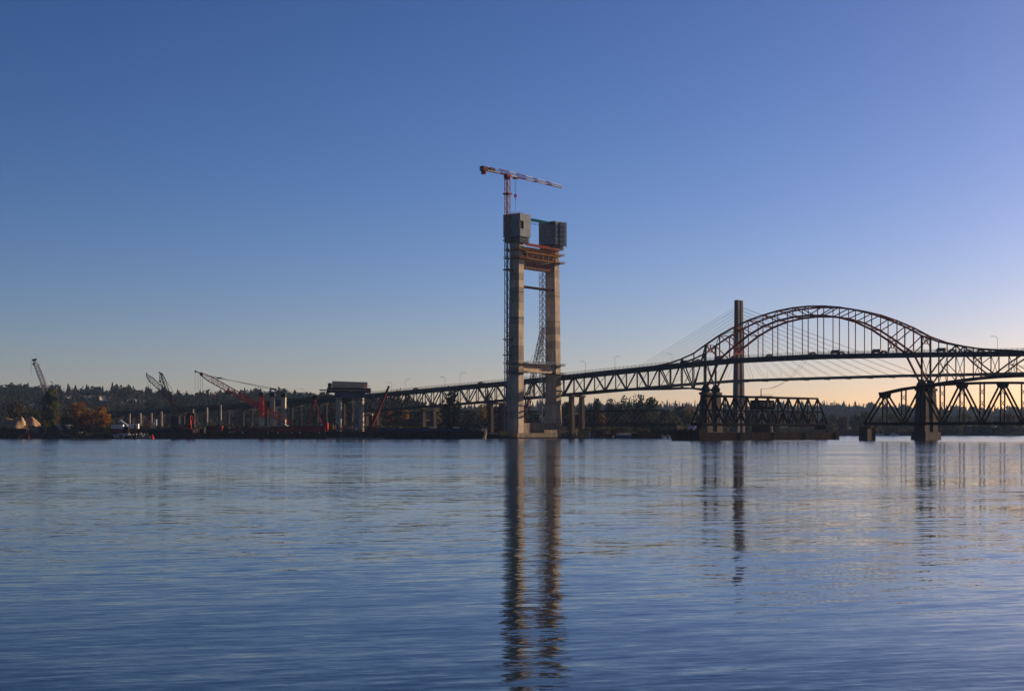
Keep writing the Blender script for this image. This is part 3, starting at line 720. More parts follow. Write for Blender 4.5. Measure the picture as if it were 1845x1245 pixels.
def lamp(px, top, side, label):
    s_ = s_of_px(px); w = 0 if side > 0 else WID; w = -1.3 if side > 0 else WID + 1.2
    p = BR(s_, w, 0); u = p.x / p.y
    s2 = s_
    for _ in range(6):                                                        # shift along the rail so the post stands at this column
        p = BR(s2, w, 0); s2 += ((p.x / p.y * F + HX) - px) / 2.5
    z = deckz(s2); p = BR(s2, w, z); h = EYE + (HY - top) * p.y / F - z
    t = thing('street_lamp', p, label, 'street lamp', 'street lamps along the road bridge')
    b = MB(); b.tube(p, p + V(0, 0, h - 1.0), .11, .08, 8); b.build('pole', M_GALV, t)
    d = TX if side > 0 else -TX; d = V(1, 0, 0) * side
    MB().tube(p + V(0, 0, h - 1.0), p + d * .9 + V(0, 0, h - .15), .10, n=6).tube(p + d * .9 + V(0, 0, h - .15), p + d * 2.6 + V(0, 0, h), .09, n=6).build('arm', M_GALV, t)
    MB().box(p + d * 2.9 + V(0, 0, h - .02), 1.0, .4, .22).build('lamp_head', M_GALV, t)
lamp(549, 701, -1, 'slim lamp post behind the derrick gantry'); lamp(706, 689, -1, 'lamp post with arm to the left beside the small red crane tip')
lamp(730, 683, 1, 'lamp post with arm to the right above the blue barge'); lamp(802, 679, -1, 'lamp post with arm to the left above the big dark tree')
lamp(829, 672, 1, 'lamp post with arm to the right left of the new tower'); lamp(1055, 651, -1, 'first lamp post right of the new tower')
lamp(1108, 642, 1, 'second lamp post right of the new tower'); lamp(1211, 637, -1, 'lamp post where the arch chord leaves the deck'); lamp(1797, 606, -1, 'lamp post at the right end of the bridge')

# ------------------------------------------------------------------ cable-stayed transit bridge behind
so = G(1331, 1150)
trans = thing('cable_stayed_bridge', so, 'slender cable stayed transit bridge with twin shaft tower behind the arch', 'bridge')
def SK(s, w, z): return so + AX * s + TX * w + V(0, 0, z)
def pylon(s0, mb_parent):
    for sg_ in (-1, 1):
        b = MB(); secs_ = ((4.3, 2.5, 1.95, -2), (3.5, 2.1, 1.8, 42), (2.6, 1.75, 1.75, 75), (2.5, 1.6, 1.7, 108.6))
        for (w0, a0, t0, z0), (w1, a1, t1, z1) in zip(secs_, secs_[1:]):
            b.hexa([SK(s0 + a * i, w * sg_ + t * j, z) for w, a, t, z in ((w0, a0, t0, z0), (w1, a1, t1, z1)) for i, j in ((-1, -1), (1, -1), (1, 1), (-1, 1))])
        b.build('tower_shaft', M_SKYC, mb_parent)
    for z in (39.4, 101.5): MB().fbox(SK(s0, 0, 0), -1.4, 1.4, -1.7, 1.7, z, z + 2.4).build('cross_beam', M_SKYC, mb_parent)
    for k in range(8): MB().fbox(SK(s0, 0, 0), 1.45, 1.85, -2.9, 2.9, 72 + 4.2 * k, 72.5 + 4.2 * k).build('anchor_ledge', M_SKYC, mb_parent)
pylon(0, trans); pylon(-340, trans)
MB().fbox(so, -8, 8, -12, 12, -3, 2.8).build('tower_base', M_OLDC, trans)
SDECK = [(-420, 40.5), (-260, 44.6), (-133, 45.3), (0, 44.6), (60, 42.0), (138, 37.5), (260, 31.0)]
rows = []
for k in range(69):
    s_ = -420 + 10 * k; z = interp(SDECK, s_); rows.append([SK(s_, -5.5, z), SK(s_, -5.5, z + .9), SK(s_, 5.5, z + .9), SK(s_, 5.5, z), SK(s_, 2.6, z - 1.0), SK(s_, -2.6, z - 1.0), SK(s_, -5.5, z)])
MB().sheet(rows).build('deck_girder', M_SKYC, trans)
for k in range(24):
    s_ = -410 + 11.0 * k * 1.6; z = interp(SDECK, s_)
    MB().fbox(SK(s_, 0, 0), -.5, .5, -6.0, 6.0, z - 1.3, z + .2).build('floor_beam', M_SKYC, trans)
for w in (-2.5, 2.5):
    for k in range(13):
        zt = 70 + 2.75 * k
        MB().tube(SK(-2.4, w, zt), SK(-12 - 11.5 * k, w, interp(SDECK, -12 - 11.5 * k) + .8), .08, n=4, cap=False).build('stay_cable', M_CABLE, trans)
        MB().tube(SK(2.4, w, zt), SK(12 + 10.2 * k, w, interp(SDECK, 12 + 10.2 * k) + .8), .08, n=4, cap=False).build('stay_cable', M_CABLE, trans)
        if k > 3: MB().tube(SK(-337.6, w, zt), SK(-300 + 10.5 * (k - 3), w, interp(SDECK, -300 + 10.5 * (k - 3)) + .8), .08, n=4, cap=False).build('stay_cable', M_CABLE, trans)
MB().box(SK(-3.2, 3.0, 29.5), 3.4, 3.0, 4.2, AX, TX).build('equipment_box', M_TAN, trans)
for k in (-28, -40): MB().tube(SK(k, -5, interp(SDECK, k) + .9), SK(k, -5, interp(SDECK, k) + 6.4), .12, n=5).build('lamp_post', M_GALV, trans)

# ------------------------------------------------------------------ railway bridge: fixed trusses, open swing span, fender
def RL(q, w, z): return Vector((201.1, 745.0, 0)) + AX * q + TX * w + Vector((0, 0, z))
def warren(root, pt, nodes_low, nodes_top, wid, col, thick, diag):
    """nodes: list of (position, z). diag: list of (low index, top index)."""
    for w in (0.0, wid):
        b = MB()
        for k in range(len(nodes_low) - 1): b.bar(pt(nodes_low[k][0], w, nodes_low[k][1]), pt(nodes_low[k + 1][0], w, nodes_low[k + 1][1]), thick, thick * 1.3)
        b.build('bottom_chord', col, root)
        b = MB()
        for k in range(len(nodes_top) - 1): b.bar(pt(nodes_top[k][0], w, nodes_top[k][1]), pt(nodes_top[k + 1][0], w, nodes_top[k + 1][1]), thick, thick * 1.2)
        b.build('top_chord', col, root)
        for i, j in diag: member('diagonal', pt(nodes_low[i][0], w, nodes_low[i][1]), pt(nodes_top[j][0], w, nodes_top[j][1]), thick * .85, thick * .85, col, root)

# right fixed span
rb = thing('railway_truss', RL(-20, 3, 0), 'dark railway truss with curved top chord running off at the right edge', 'railway bridge')
lowN = [(20.6 - 10.3 * k, 8.6) for k in range(12)]
TZ = {0: 24.4, 1: 26.4, 2: 27.6, 3: 28.3, 4: 28.6, 5: 28.7, 6: 28.6, 7: 28.3, 8: 27.9, 9: 27.2}
topN = [(10.3 - 10.3 * k, TZ[k]) for k in range(10)]
RW = 5.6
warren(rb, RL, lowN, topN, RW, M_RAIL, .95, [(0, 0), (2, 0), (2, 2), (4, 2), (4, 4), (6, 4), (6, 6), (8, 6), (8, 8), (10, 8)])
for k in range(10):
    for w in (0, RW): member('vertical_post', RL(topN[k][0], w, 8.6), RL(topN[k][0], w, topN[k][1]), .62, .62, M_RAIL, rb)
    a, z = topN[k]; b = MB()
    for zz in np.linspace(12.5, z - 4.8, 3):
        b.bar(RL(a, 0, zz + 2.2), RL(a, RW, zz - 1.4), .2); b.bar(RL(a, RW, zz + 2.2), RL(a, 0, zz - 1.4), .2)
    b.bar(RL(a, 0, 15.2), RL(a, RW, 15.2), .3); b.build('sway_lacing', M_RAIL, rb)
    member('top_strut', RL(a, 0, z), RL(a, RW, z), .5, .7, M_RAIL, rb)
    if k % 2 == 0:
        for w in (0, RW): MB().prism([RL(a + d, w - .5, z + e) for d, e in ((-2.2, .5), (2.2, .5), (1.8, -1.6), (.7, -2.6), (-.7, -2.6), (-1.8, -1.6))], TX * 1.0).build('gusset_plate', M_RAIL, rb)
MB().fbox(RL(0, 0, 0), -95, 20.6, .6, RW - .6, 7.7, 8.2).build('track_deck', M_RAIL, rb)
b = MB()
for k in range(39): b.bar(RL(20 - 3 * k, -.6, 8.6), RL(20 - 3 * k, -.6, 13.0 - 1.0), .09)
for zz in (11.2, 12.0): b.bar(RL(20.6, -.6, zz), RL(-94, -.6, zz), .12)
b.build('walkway_railing', M_RAIL, rb)
rp = thing('railway_pier', RL(20.2, 3, 0), 'dark stone pier carrying the left end of the curved railway truss', 'pier')
b = MB(); shaft(b, RL(20.2, 2.8, 0), 2.6, 5.2, -2, 2.2, 4.6, 6.4); b.build('shaft', M_OLDC, rp); MB().fbox(RL(20.2, 2.8, 0), -2.6, 2.6, -5.1, 5.1, 6.4, 7.2).build('cap', M_OLDC, rp)
rp = thing('railway_pier', RL(-73, 3, 0), 'dark stone railway pier outside the right edge', 'pier')
b = MB(); shaft(b, RL(-73, 2.8, 0), 2.6, 5.2, -2, 2.2, 4.6, 6.4); b.build('shaft', M_OLDC, rp)

# left fixed spans, crossing under the road bridge
LO_ = Vector((109.6, 962.0, 0)); LA = Vector((-208.9, 150.0, 0)).normalized(); LT = Vector((LA.y, -LA.x, 0))
def RF(q, w, z): return LO_ + LA * q + LT * w + V(0, 0, z)
def fixed_span(q0, n, pan, label, zb=9.4, ztop=18.6):
    root = thing('railway_truss', RF(q0 + n * pan / 2, 3, 0), label, 'railway bridge', 'left spans of the railway bridge')
    low = [(q0 + pan * k, zb) for k in range(n + 1)]; top = [(q0 + pan * k, ztop) for k in range(1, n)]
    dg = []
    for k in range(n):
        if k == 0: dg.append((0, 0))
        elif k == n - 1: dg.append((n, n - 2))
        elif k % 2: dg.append((k + 1, k - 1))
        else: dg.append((k, k))
    warren(root, RF, low, top, RW, M_RAIL, .8, dg)
    for k in range(n - 1):
        for w in (0, RW): member('vertical_post', RF(top[k][0], w, zb), RF(top[k][0], w, ztop), .4, .4, M_RAIL, root)
        member('top_strut', RF(top[k][0], 0, ztop), RF(top[k][0], RW, ztop), .4, .5, M_RAIL, root)
    MB().fbox(LO_, q0, q0 + n * pan, .5, RW - .5, zb - 1.6, zb - .7, LA, LT).build('track_deck', M_RAIL, root)
    return root
fixed_span(0, 9, 8.9, 'dim railway truss span between the tower and the swing pier')
fixed_span(82.0, 9, 8.9, 'dim railway truss span passing behind the tower legs')
fixed_span(164.0, 10, 8.9, 'dark railway truss span behind the blue barge')
for q, lab in ((1.0, 'railway pier at the sloping end of the span beside the swing gap'), (81.0, 'railway pier just right of the tower footing'), (163.0, 'railway pier just left of the tower'), (254.5, 'railway pier behind the small red crane')):
    rp = thing('railway_pier', RF(q, 3, 0), lab, 'pier'); b = MB(); shaft(b, RF(q, 2.8, 0), 2.4, 5.0, -2, 2.0, 4.4, 7.0, LA, LT); b.build('shaft', M_OLDC, rp); MB().fbox(RF(q, 2.8, 0), -2.4, 2.4, -4.9, 4.9, 7.0, 7.75, LA, LT).build('cap', M_OLDC, rp)

# swing span, open along the stream
SC = Vector((140.2, 793.0, 0)); SA = Vector((.72, .694, 0)).normalized(); ST = Vector((-SA.y, SA.x, 0))
def SW(a, w, z): return SC + SA * a + ST * w + V(0, 0, z)
sw = thing('swing_span', SC, 'dark swing truss of the railway bridge standing open above its fender', 'railway bridge')
n = 12; pan = 116.0 / n; low = [(-58 + pan * k, 8.4) for k in range(n + 1)]; top = [(-58 + pan * k, 23.2) for k in range(1, n)]
warren(sw, SW, low, top, 6.4, M_RAIL, .85, [(0, 0), (2, 0), (2, 2), (4, 2), (4, 4), (6, 4), (6, 6), (8, 6), (8, 8), (10, 8), (10, 10), (12, 10)])
for k in range(n - 1):
    for w in (0, 6.4): member('vertical_post', SW(top[k][0], w, 8.4), SW(top[k][0], w, top[k][1]), .5, .5, M_RAIL, sw)
    member('top_strut', SW(top[k][0], 0, top[k][1]), SW(top[k][0], 6.4, top[k][1]), .4, .6, M_RAIL, sw)
for w in (0, 6.4):
    member('mid_chord', SW(-53, w, 15.6), SW(53, w, 15.6), .5, .7, M_RAIL, sw)
    for k in range(n):
        a = low[k][0]; member('sub_diagonal', SW(a, w, 8.4 if k % 2 else 15.6), SW(a + pan, w, 15.6 if k % 2 else 8.4), .35, .35, M_RAIL, sw)
        member('sub_post', SW(a + pan / 2, w, 8.4), SW(a + pan / 2, w, 15.6), .3, .3, M_RAIL, sw)
b = MB()
for k in range(n - 2): b.bar(SW(top[k][0], 0, top[k][1]), SW(top[k + 1][0], 6.4, top[k + 1][1]), .25); b.bar(SW(top[k][0], 6.4, top[k][1]), SW(top[k + 1][0], 0, top[k + 1][1]), .25)
b.build('lateral_bracing', M_RAIL, sw)
MB().fbox(SC, -58, 58, .5, 5.9, 7.4, 8.0, SA, ST).build('track_deck', M_RAIL, sw)
hs = MB().fbox(SC, -7.5, 7.5, .6, 5.8, 16.6, 21.6, SA, ST).build('control_house', M_RAIL, sw)
MB().fbox(SC, -5, 5, -.3, 6.7, 23.7, 23.95, SA, ST).build('house_roof', M_RAIL, hs)
for k in range(4): MB().fbox(SC, -6.2 + 3.4 * k, -4.2 + 3.4 * k, .52, .60, 18.2, 20.4, SA, ST).build('house_window', M_GLASS, hs)
b = MB()
for k in range(6): b.bar(SW(-5 + 2 * k, -.2, 24.0), SW(-5 + 2 * k, -.2, 25.0), .09)
b.bar(SW(-5, -.2, 25.0), SW(5, -.2, 25.0), .09); b.build('roof_railing', M_GALV, hs)
MB().tube(SW(-1.5, 3, 24), SW(-1.5, 3, 28), .3, .2, 6).build('mast_pole', M_RAIL, sw)
MB().tube(SC + ST * 3.2 + V(0, 0, -2), SC + ST * 3.2 + V(0, 0, 7.4), 6.4, 5.6, 20).build('pivot_pier', M_OLDC, sw)
for a in (-57, 57): MB().fbox(SC, a - 1.2, a + 1.2, -.4, 6.8, 5.6, 7.39, SA, ST).build('end_lift_beam', M_RAIL, sw)
wire = thing('power_line', SW(-1.5, 3, 28), 'thin power line sagging from the swing span mast up to the arch deck', 'cable')
p0 = SW(-1.5, 3, 28); p1 = BR(s_of_px(1448), 0, 46.0)
for off in (0.0, 2.0):
    b = MB(); prev = None
    for k in range(19):
        f = k / 18; q = p0.lerp(p1 + V(off, 0, 0), f) - V(0, 0, 9.0 * 4 * f * (1 - f) * .55)
        if prev is not None: b.tube(prev, q, .09, n=4, cap=False)
        prev = q
    b.build('wire', M_CABLE, wire)
fen = thing('timber_fender', SC + ST * -3, 'long low timber fender in the water below the swing span', 'fender')
for side in (-4.2, 10.2):
    for a0 in np.arange(-62, 63, 4.2):
        for k in range(4): MB().fbox(SC, a0 + .05, a0 + 4.15, side - .2, side + .2, .1 + 1.0 * k + .03, 1.0 * (k + 1), SA, ST).build('plank', M_TIMB, fen) if side < 0 else None
    if side > 0: MB().fbox(SC, -62, 64.2, side - .2, side + .2, -.5, 4.0, SA, ST).build('back_wall', M_TIMB, fen)
for a0 in np.arange(-60, 65, 30.0): MB().tube(SW(a0, -4.45, -2), SW(a0, -4.45, 4.3), .2, n=7).build('pile', M_TIMB, fen)
MB().fbox(SC, -62, 64, -3.9, 9.9, -.5, 3.4, SA, ST).build('crib', M_TIMB, fen)
MB().fbox(SC, -67.4, -62.6, -5.9, 11.4, -1, 5.2, SA, ST).build('end_crib', M_RAIL, fen)
for k in range(22): MB().tube(SW(-67.8, -6.2 + .82 * k, -2), SW(-67.8, -6.2 + .82 * k, 5.3 + R.uniform(-.4, .9)), .36, n=7).build('pile', M_TIMB, fen)
for k in range(7): MB().tube(SW(-67.2 + .8 * k, -6.4, -2), SW(-67.2 + .8 * k, -6.4, 5.3 + R.uniform(-.4, .9)), .36, n=7).build('pile', M_TIMB, fen)
for z in (1.4, 3.6): MB().bar(SW(-68.25, -6.4, z), SW(-68.25, 11.6, z), .35).build('waler', M_TIMB, fen)

# ------------------------------------------------------------------ new bridge tower under construction
TO = Vector((4.0, 905.0, 0))
def TW(a, t, z): return TO + AX * a + TX * t + V(0, 0, z)
tw = thing('bridge_tower', TW(4.3, 22, 0), 'tall H shaped concrete bridge tower under construction with formwork boxes on top', 'bridge tower')
ZB, ZT = 3.4, 127.0
def leg_rect(k, z):
    f = (z - ZB) / (ZT - ZB)
    t0 = (0 + 1.6 * f) if k == 0 else (40.4 - 1.8 * f); d = 5.45 - .55 * f
    return (.7 * f, 8.7 - .75 * f, t0, t0 + d)
nl = 27
for k in (0, 1):
    b = MB()
    r0, r1 = leg_rect(k, ZB), leg_rect(k, ZT)
    b.hexa([TW(a, t, z) for (q, z) in ((r0, ZB), (r1, ZT)) for a, t in ((q[0] + .12, q[2] + .12), (q[1] - .12, q[2] + .12), (q[1] - .12, q[3] - .12), (q[0] + .12, q[3] - .12))])
    o = b.build('leg_core', M_CONC, tw); o.color = (.55, .55, .55, 1)
    for i in range(nl):
        z0 = ZB + (ZT - ZB) * i / nl + .05; z1 = ZB + (ZT - ZB) * (i + 1) / nl - .05; q0, q1 = leg_rect(k, z0), leg_rect(k, z1)
        b = MB().hexa([TW(a, t, z) for (q, z) in ((q0, z0), (q1, z1)) for a, t in ((q[0], q[2]), (q[1], q[2]), (q[1], q[3]), (q[0], q[3]))])
        o = b.build('concrete_lift', M_CONC, tw); g = R.choice([1.0, .92, 1.08, .8, 1.12, 1.0, .68]) * R.uniform(.95, 1.05); o.color = (g, g * R.uniform(.95, 1.0), g * R.uniform(.9, 1.0), 1)
def ftube(mb, a0, a1, t0, t1, z0, z1): return mb.fbox(TO, a0, a1, t0, t1, z0, z1)
o = ftube(MB(), 1.0, 7.4, 5.5, 40.6, ZB, 9.8).build('footing_wall', M_CONC, tw); o.color = (.55, .55, .55, 1)
# pile cap cast in bays
for k in range(8):
    t0 = -6 + 62 * k / 8; o = ftube(MB(), -4, 13, t0 + .03, t0 + 62 / 8 - .03, -2.0, 3.38).build('pile_cap_bay', M_CONC, tw); g = R.uniform(.30, .48); o.color = (g, g, g, 1)
ftube(MB(), -4.04, 13.04, -6.04, 56.04, -2.0, .75).build('tide_band', M_HULL, tw)
o = ftube(MB(), .9, 7.6, 5.2, 39.8, 41.9, 47.4).build('lower_crossbeam', M_CONC, tw); o.color = (1.05, 1, .92, 1)
o = ftube(MB(), 1.4, 7.2, 6.2, 39.0, 107.7, 114.4).build('upper_crossbeam', M_CONC, tw); o.color = (.7, .68, .66, 1)
for a in (1.6, 5.6): MB().tube(TW(a, 6.0, 96.0), TW(a, 40.0, 96.0), .55, n=10).build('strut_pipe', M_BHULL, tw)
MB().bar(TW(1.6, 6.0, 92.5), TW(1.6, 8.2, 95.6), .5).build('strut_bracket', M_DARK, tw)
# walkway platforms round the legs
def platform(k, z, grow, m, name='work_platform', rail=True):
    q = leg_rect(k, z); a0, a1, t0, t1 = q[0] - grow, q[1] + grow, q[2] - grow, q[3] + grow
    b = MB()
    for c in ((a0, a1, t0, q[2] - .05), (a0, a1, q[3] + .05, t1), (a0, q[0] - .05, q[2] - .05, q[3] + .05), (q[1] + .05, a1, q[2] - .05, q[3] + .05)): ftube(b, c[0], c[1], c[2], c[3], z, z + .25)
    if rail:
        cs = [(a0, t0), (a1, t0), (a1, t1), (a0, t1)]
        for i in range(4):
            (x0, y0), (x1, y1) = cs[i], cs[(i + 1) % 4]
            for h in (.8, 1.4): b.bar(TW(x0, y0, z + h), TW(x1, y1, z + h), .12)
            for j in range(7):
                f = j / 7; b.bar(TW(x0 + (x1 - x0) * f, y0 + (y1 - y0) * f, z + .25), TW(x0 + (x1 - x0) * f, y0 + (y1 - y0) * f, z + 1.4), .13)
    b.build(name, m, tw)
for k in (0, 1):
    for z, gr, m in ((46.8, 2.2, M_DARK), (41.2, 2.0, M_DARK), (118.3, 2.6, M_YEL), (113.2, 2.8, M_YEL)): platform(k, z, gr, m)
    for z in (75.5, 92.0):
        q = leg_rect(k, z); ftube(MB(), q[0] - .12, q[1] + .12, q[2] - .12, q[3] + .12, z, z + .25).build('tie_band', M_OLDC, tw)
# lower crossbeam walkway
b = MB()
ftube(b, -1.2, .8, 6, 39.5, 47.2, 47.4); ftube(b, 7.7, 9.6, 6, 39.5, 47.2, 47.4)
for j in range(17):
    t = 6.5 + 2 * j
    for a in (-1.2, 9.6): b.bar(TW(a, t, 47.4), TW(a, t, 48.9), .14)
for a in (-1.2, 9.6):
    for h in (48.2, 48.9): b.bar(TW(a, 6, h), TW(a, 39.5, h), .13)
b.build('crossbeam_walkway', M_GALV, tw)
# upper crossbeam falsework: orange rails, yellow walers and posts
for j in range(18):
    t = 7.0 + 1.85 * j
    MB().bar(TW(-1.6, t, 113.4), TW(-1.6, t, 117.0), .28).build('waler_post', M_YEL if j % 3 else M_GALV, tw)
    MB().bar(TW(-1.9, t, 118.0), TW(-1.9, t, 121.6), .26).build('waler_post', M_YEL, tw)
for a, z, m, h in ((-1.7, 113.4, M_YEL, .7), (-1.9, 117.4, M_YEL, .7), (-1.9, 121.9, M_ORNG, 1.1), (-1.2, 122.9, M_ORNG, .5), (8.6, 121.9, M_ORNG, 1.1), (8.6, 117.4, M_YEL, .7), (8.6, 113.4, M_YEL, .7)):
    MB().bar(TW(a, 4.5, z), TW(a, 41.5, z), .5, h).build('waler_beam', m, tw)
ftube(MB(), -1.0, 8.0, 6.5, 39, 117.1, 117.35).build('falsework_deck', M_TAN, tw)
ftube(MB(), -.4, 7.6, 6.6, 38.8, 114.5, 120.6).build('crossbeam_form', M_DRED, tw)
b = MB()
for j in range(12):
    t = 9 + 2.35 * j; b.bar(TW(1.3, t, 108.6), TW(1.3, t + 1.2, 111.6), .3); b.bar(TW(1.3, t + 1.2, 111.6), TW(1.3, t + 2.35, 108.6), .3)
b.bar(TW(1.3, 8.6, 111.8), TW(1.3, 37.5, 111.8), .35); b.bar(TW(1.3, 8.6, 108.4), TW(1.3, 37.5, 108.4), .35); b.build('soffit_truss', M_ORNG, tw)
# self-climbing formwork boxes
def form_box(a0, a1, t0, t1, z0, z1, notch):
    na, nz, ntt = 4, 3, 3
    for i in range(na):
        for j in range(nz):
            for a_, t_, out in ((0, t0, -1), (0, t1, 1)):
                o = ftube(MB(), a0 + (a1 - a0) * i / na + .05, a0 + (a1 - a0) * (i + 1) / na - .05, t_ - .12, t_ + .12, z0 + (z1 - z0) * j / nz + .05, z0 + (z1 - z0) * (j + 1) / nz - .05).build('form_panel', M_FORM, tw)
                g = R.uniform(.85, 1.1); o.color = (g, g, g, 1)
    for i in range(ntt):
        for j in range(nz):
            for a_ in (a0, a1):
                if notch and a_ == a0 and j == 1 and i == 0: continue
                o = ftube(MB(), a_ - .12, a_ + .12, t0 + .14 + (t1 - t0 - .28) * i / ntt + .03, t0 + .14 + (t1 - t0 - .28) * (i + 1) / ntt - .03, z0 + (z1 - z0) * j / nz + .05, z0 + (z1 - z0) * (j + 1) / nz - .05).build('form_panel', M_FORM, tw)
                g = R.uniform(.9, 1.15); o.color = (g, g, g, 1)
    ftube(MB(), a0 + .3, a1 - .3, t0 + .3, t1 - .3, z0 + .3, z1 - 1.2).build('form_core', M_DARK, tw)
    ftube(MB(), a0 + .6, a1 - .6, t0 + .6, t1 - 1.2, z0 - 3.2, z0 - .02).build('trailing_platform', M_DARK, tw)
    b = MB()
    for zz in (z0 - 3.3, z0 - 1.6):
        ftube(b, a0 + .1, a1 - .1, t0 + .1, t1 - .1, zz, zz + .2)
        for q in ((a0 + .1, t0 + .1, a1 - .1, t0 + .1), (a0 + .1, t0 + .1, a0 + .1, t1 - .1), (a0 + .1, t1 - .1, a1 - .1, t1 - .1)): b.bar(TW(q[0], q[1], zz + 1.2), TW(q[2], q[3], zz + 1.2), .12)
    b.build('hanging_scaffold', M_GALV, tw)
form_box(-2.3, 10.95, -1.45, 9.5, 126.6, 141.0, True)
form_box(-2.3, 10.95, 35.5, 46.5, 125.4, 140.2, False)
b = MB()
for k in range(5):
    z = 126.4 + 3.3 * k; ftube(b, -1.6, 10, 46.7, 48.2, z, z + .2); b.bar(TW(-1.6, 48.2, z + 1.2), TW(10, 48.2, z + 1.2), .13)
for a in (-1.6, 2, 6, 10): b.bar(TW(a, 48.2, 124), TW(a, 48.2, 141), .2)
b.build('side_scaffold', M_DARK, tw)
for k in range(5):
    z = 124.6 + 3.1 * k; b = MB(); ftube(b, -3.4, -2.6, 39.4, 46.4, z, z + .2)
    for h in (.7, 1.3): b.bar(TW(-3.4, 39.4, z + h), TW(-3.4, 46.4, z + h), .14)
    for j in range(5): b.bar(TW(-3.4, 39.4 + 1.75 * j, z), TW(-3.4, 39.4 + 1.75 * j, z + 3.1), .2)
    ftube(b, -2.9, -2.6, 40.4, 46.2, z + .3, z + 2.9); b.build('front_scaffold', M_SHED, tw)
b = MB()
for k in range(26):
    a, t = R.uniform(1, 8), R.uniform(1, 7.5); b.bar(TW(a, t, 139.5), TW(a + R.uniform(-.2, .2), t, 142.2 + R.uniform(.4, 1.6)), .1)
b.build('rebar_ends', M_GALV, tw)
b = MB(); b.bar(TW(-1.2, 9.6, 138.6), TW(-1.2, 35.3, 138.6), .5, 1.1); b.bar(TW(1.2, 9.6, 138.6), TW(1.2, 35.3, 138.6), .5, 1.1); b.build('tie_beam', M_TEAL, tw)
for k in range(3):
    b = MB(); t = 11.5 + 3.6 * k
    for dt in (0, 1.6): b.bar(TW(-1.2, t + dt, 138.0), TW(-1.2, t + dt, 135.4), .15)
    b.bar(TW(-1.2, t, 135.4), TW(-1.2, t + 1.6, 135.4), .2); b.build('hanging_stage', M_BLUE, tw)
for a, t, z in ((2.5, 35.2, 123.8), (-1.0, 35.3, 123.2)): MB().box(TW(a, t, z), .9, .3, .9, AX, TX).build('work_lamp', M_WHITE, tw)
MB().box(TW(-2.5, -6.4, 2.0), 4.2, .5, 2.4, AX, TX).build('access_panel', M_OCHRE, tw)
ap = thing('timber_falsework', TW(-4.5, 47, 0), 'low timber and rail barrier on the footing at the right of the tower', 'barrier')
b = MB()
for j in range(22):
    t = 22 + 1.6 * j; b.bar(TW(-3.8, t, 3.4), TW(-3.8, t, 5.2), .2)
for z in (4.2, 5.1): b.bar(TW(-3.8, 22, z), TW(-3.8, 56, z), .18)
b.build('railing', M_TAN, ap)
for j in range(6): MB().box(TW(-2.2 + R.uniform(-.6, .6), 25 + 5 * j, 4.1), R.uniform(1.2, 2.6), R.uniform(1, 2.2), 1.4, AX, TX).build('stored_panel', R.choice([M_TAN, M_WHITE, M_DRED]), ap)

# ------------------------------------------------------------------ tower crane
MC = TW(6.15, -3.3, 0)
cr = thing('tower_crane', MC + V(0, 0, 3.4), 'red and white flat top tower crane beside the new tower', 'tower crane')
nsec = 27; zt = 162.6; M_MAST = mat('mast paint', (0.30, 0.17, 0.13), 0.8, 0.2)
for k in range(nsec):
    z0 = 3.4 + (zt - 3.4) * k / nsec; z1 = 3.4 + (zt - 3.4) * (k + 1) / nsec
    b = MB(); b.lattice(MC + V(0, 0, z0), MC + V(0, 0, z1 - .1), 2.5, 2.5, 2, .34, .2, AX); b.build('mast_section', M_GALV if z0 < 124 else M_MAST, cr)
MB().bar(MC + AX * .3 - TX * .3 + V(0, 0, 3.4), MC + AX * .3 - TX * .3 + V(0, 0, zt - 1), .35).build('ladder', M_DRED, cr)
for z in (52.0, 61.8, 105.4, 124.0): MB().fbox(MC, -2.1, 2.1, -1.9, 3.2, z, z + .7).build('mast_tie', M_YEL, cr)
MB().fbox(MC, -2.2, 2.2, -2.0, 2.0, 153.0, 153.9).build('climbing_collar', M_ORNG, cr)
JD = Vector((.602, .798, 0)).normalized(); JT = Vector((-JD.y, JD.x, 0))
JO = MC + V(0, 0, 165.2)
MB().tube(MC + V(0, 0, zt), MC + V(0, 0, zt + 1.4), 1.9, n=14).build('slewing_ring', M_RED, cr)
b = MB(); b.fbox(JO, -2.0, 2.0, -1.4, 1.4, -1.4, .6, JD, JT); b.build('slewing_platform', M_RED, cr)
cab = MB().fbox(JO, .6, 2.6, 1.5, 3.2, -2.2, .2, JD, JT).build('cab', M_WHITE, cr)
MB().fbox(JO, 2.62, 2.68, 1.6, 3.1, -1.9, -.1, JD, JT).build('cab_window', M_GLASS, cab)
def tri_lattice(mb, p, q, w, h0, h1, n, rc, rl):
    d = (q - p).normalized(); sd = Vector((-d.y, d.x, 0)).normalized()
    def pt(k, f):
        c = p.lerp(q, f)
        return c + sd * w / 2 if k == 0 else c - sd * w / 2 if k == 1 else c + V(0, 0, h0 + (h1 - h0) * f)
    for k in (0, 1): mb.bar(pt(k, 0), pt(k, 1), rc)
    mb.bar(pt(2, 0), pt(2, 1), rc)
    for i in range(n):
        f0, f1 = i / n, (i + 1) / n; fm = (f0 + f1) / 2
        for k in (0, 1): mb.bar(pt(k, f0), pt(2, fm), rl); mb.bar(pt(2, fm), pt(k, f1), rl)
        mb.bar(pt(0, f0), pt(1, f1), rl * .8); mb.bar(pt(0, f1), pt(1, f1), rl * .8)
    return mb
secs = [(-9, 2, M_RED), (2, 9, M_WHITE), (9, 19, M_RED), (19, 27, M_WHITE), (27, 32, M_RED), (32, 41, M_WHITE), (41, 47, M_RED), (47, 60, M_WHITE)]
for i, (a, c, m) in enumerate(secs):
    h = lambda x: 2.7 - 1.2 * max(0, x) / 60
    tri_lattice(MB(), JO + JD * a, JO + JD * (c - .1), 1.8, h(a), h(c), max(2, int((c - a) / 2.4)), .3, .2).build('jib_section', m, cr)
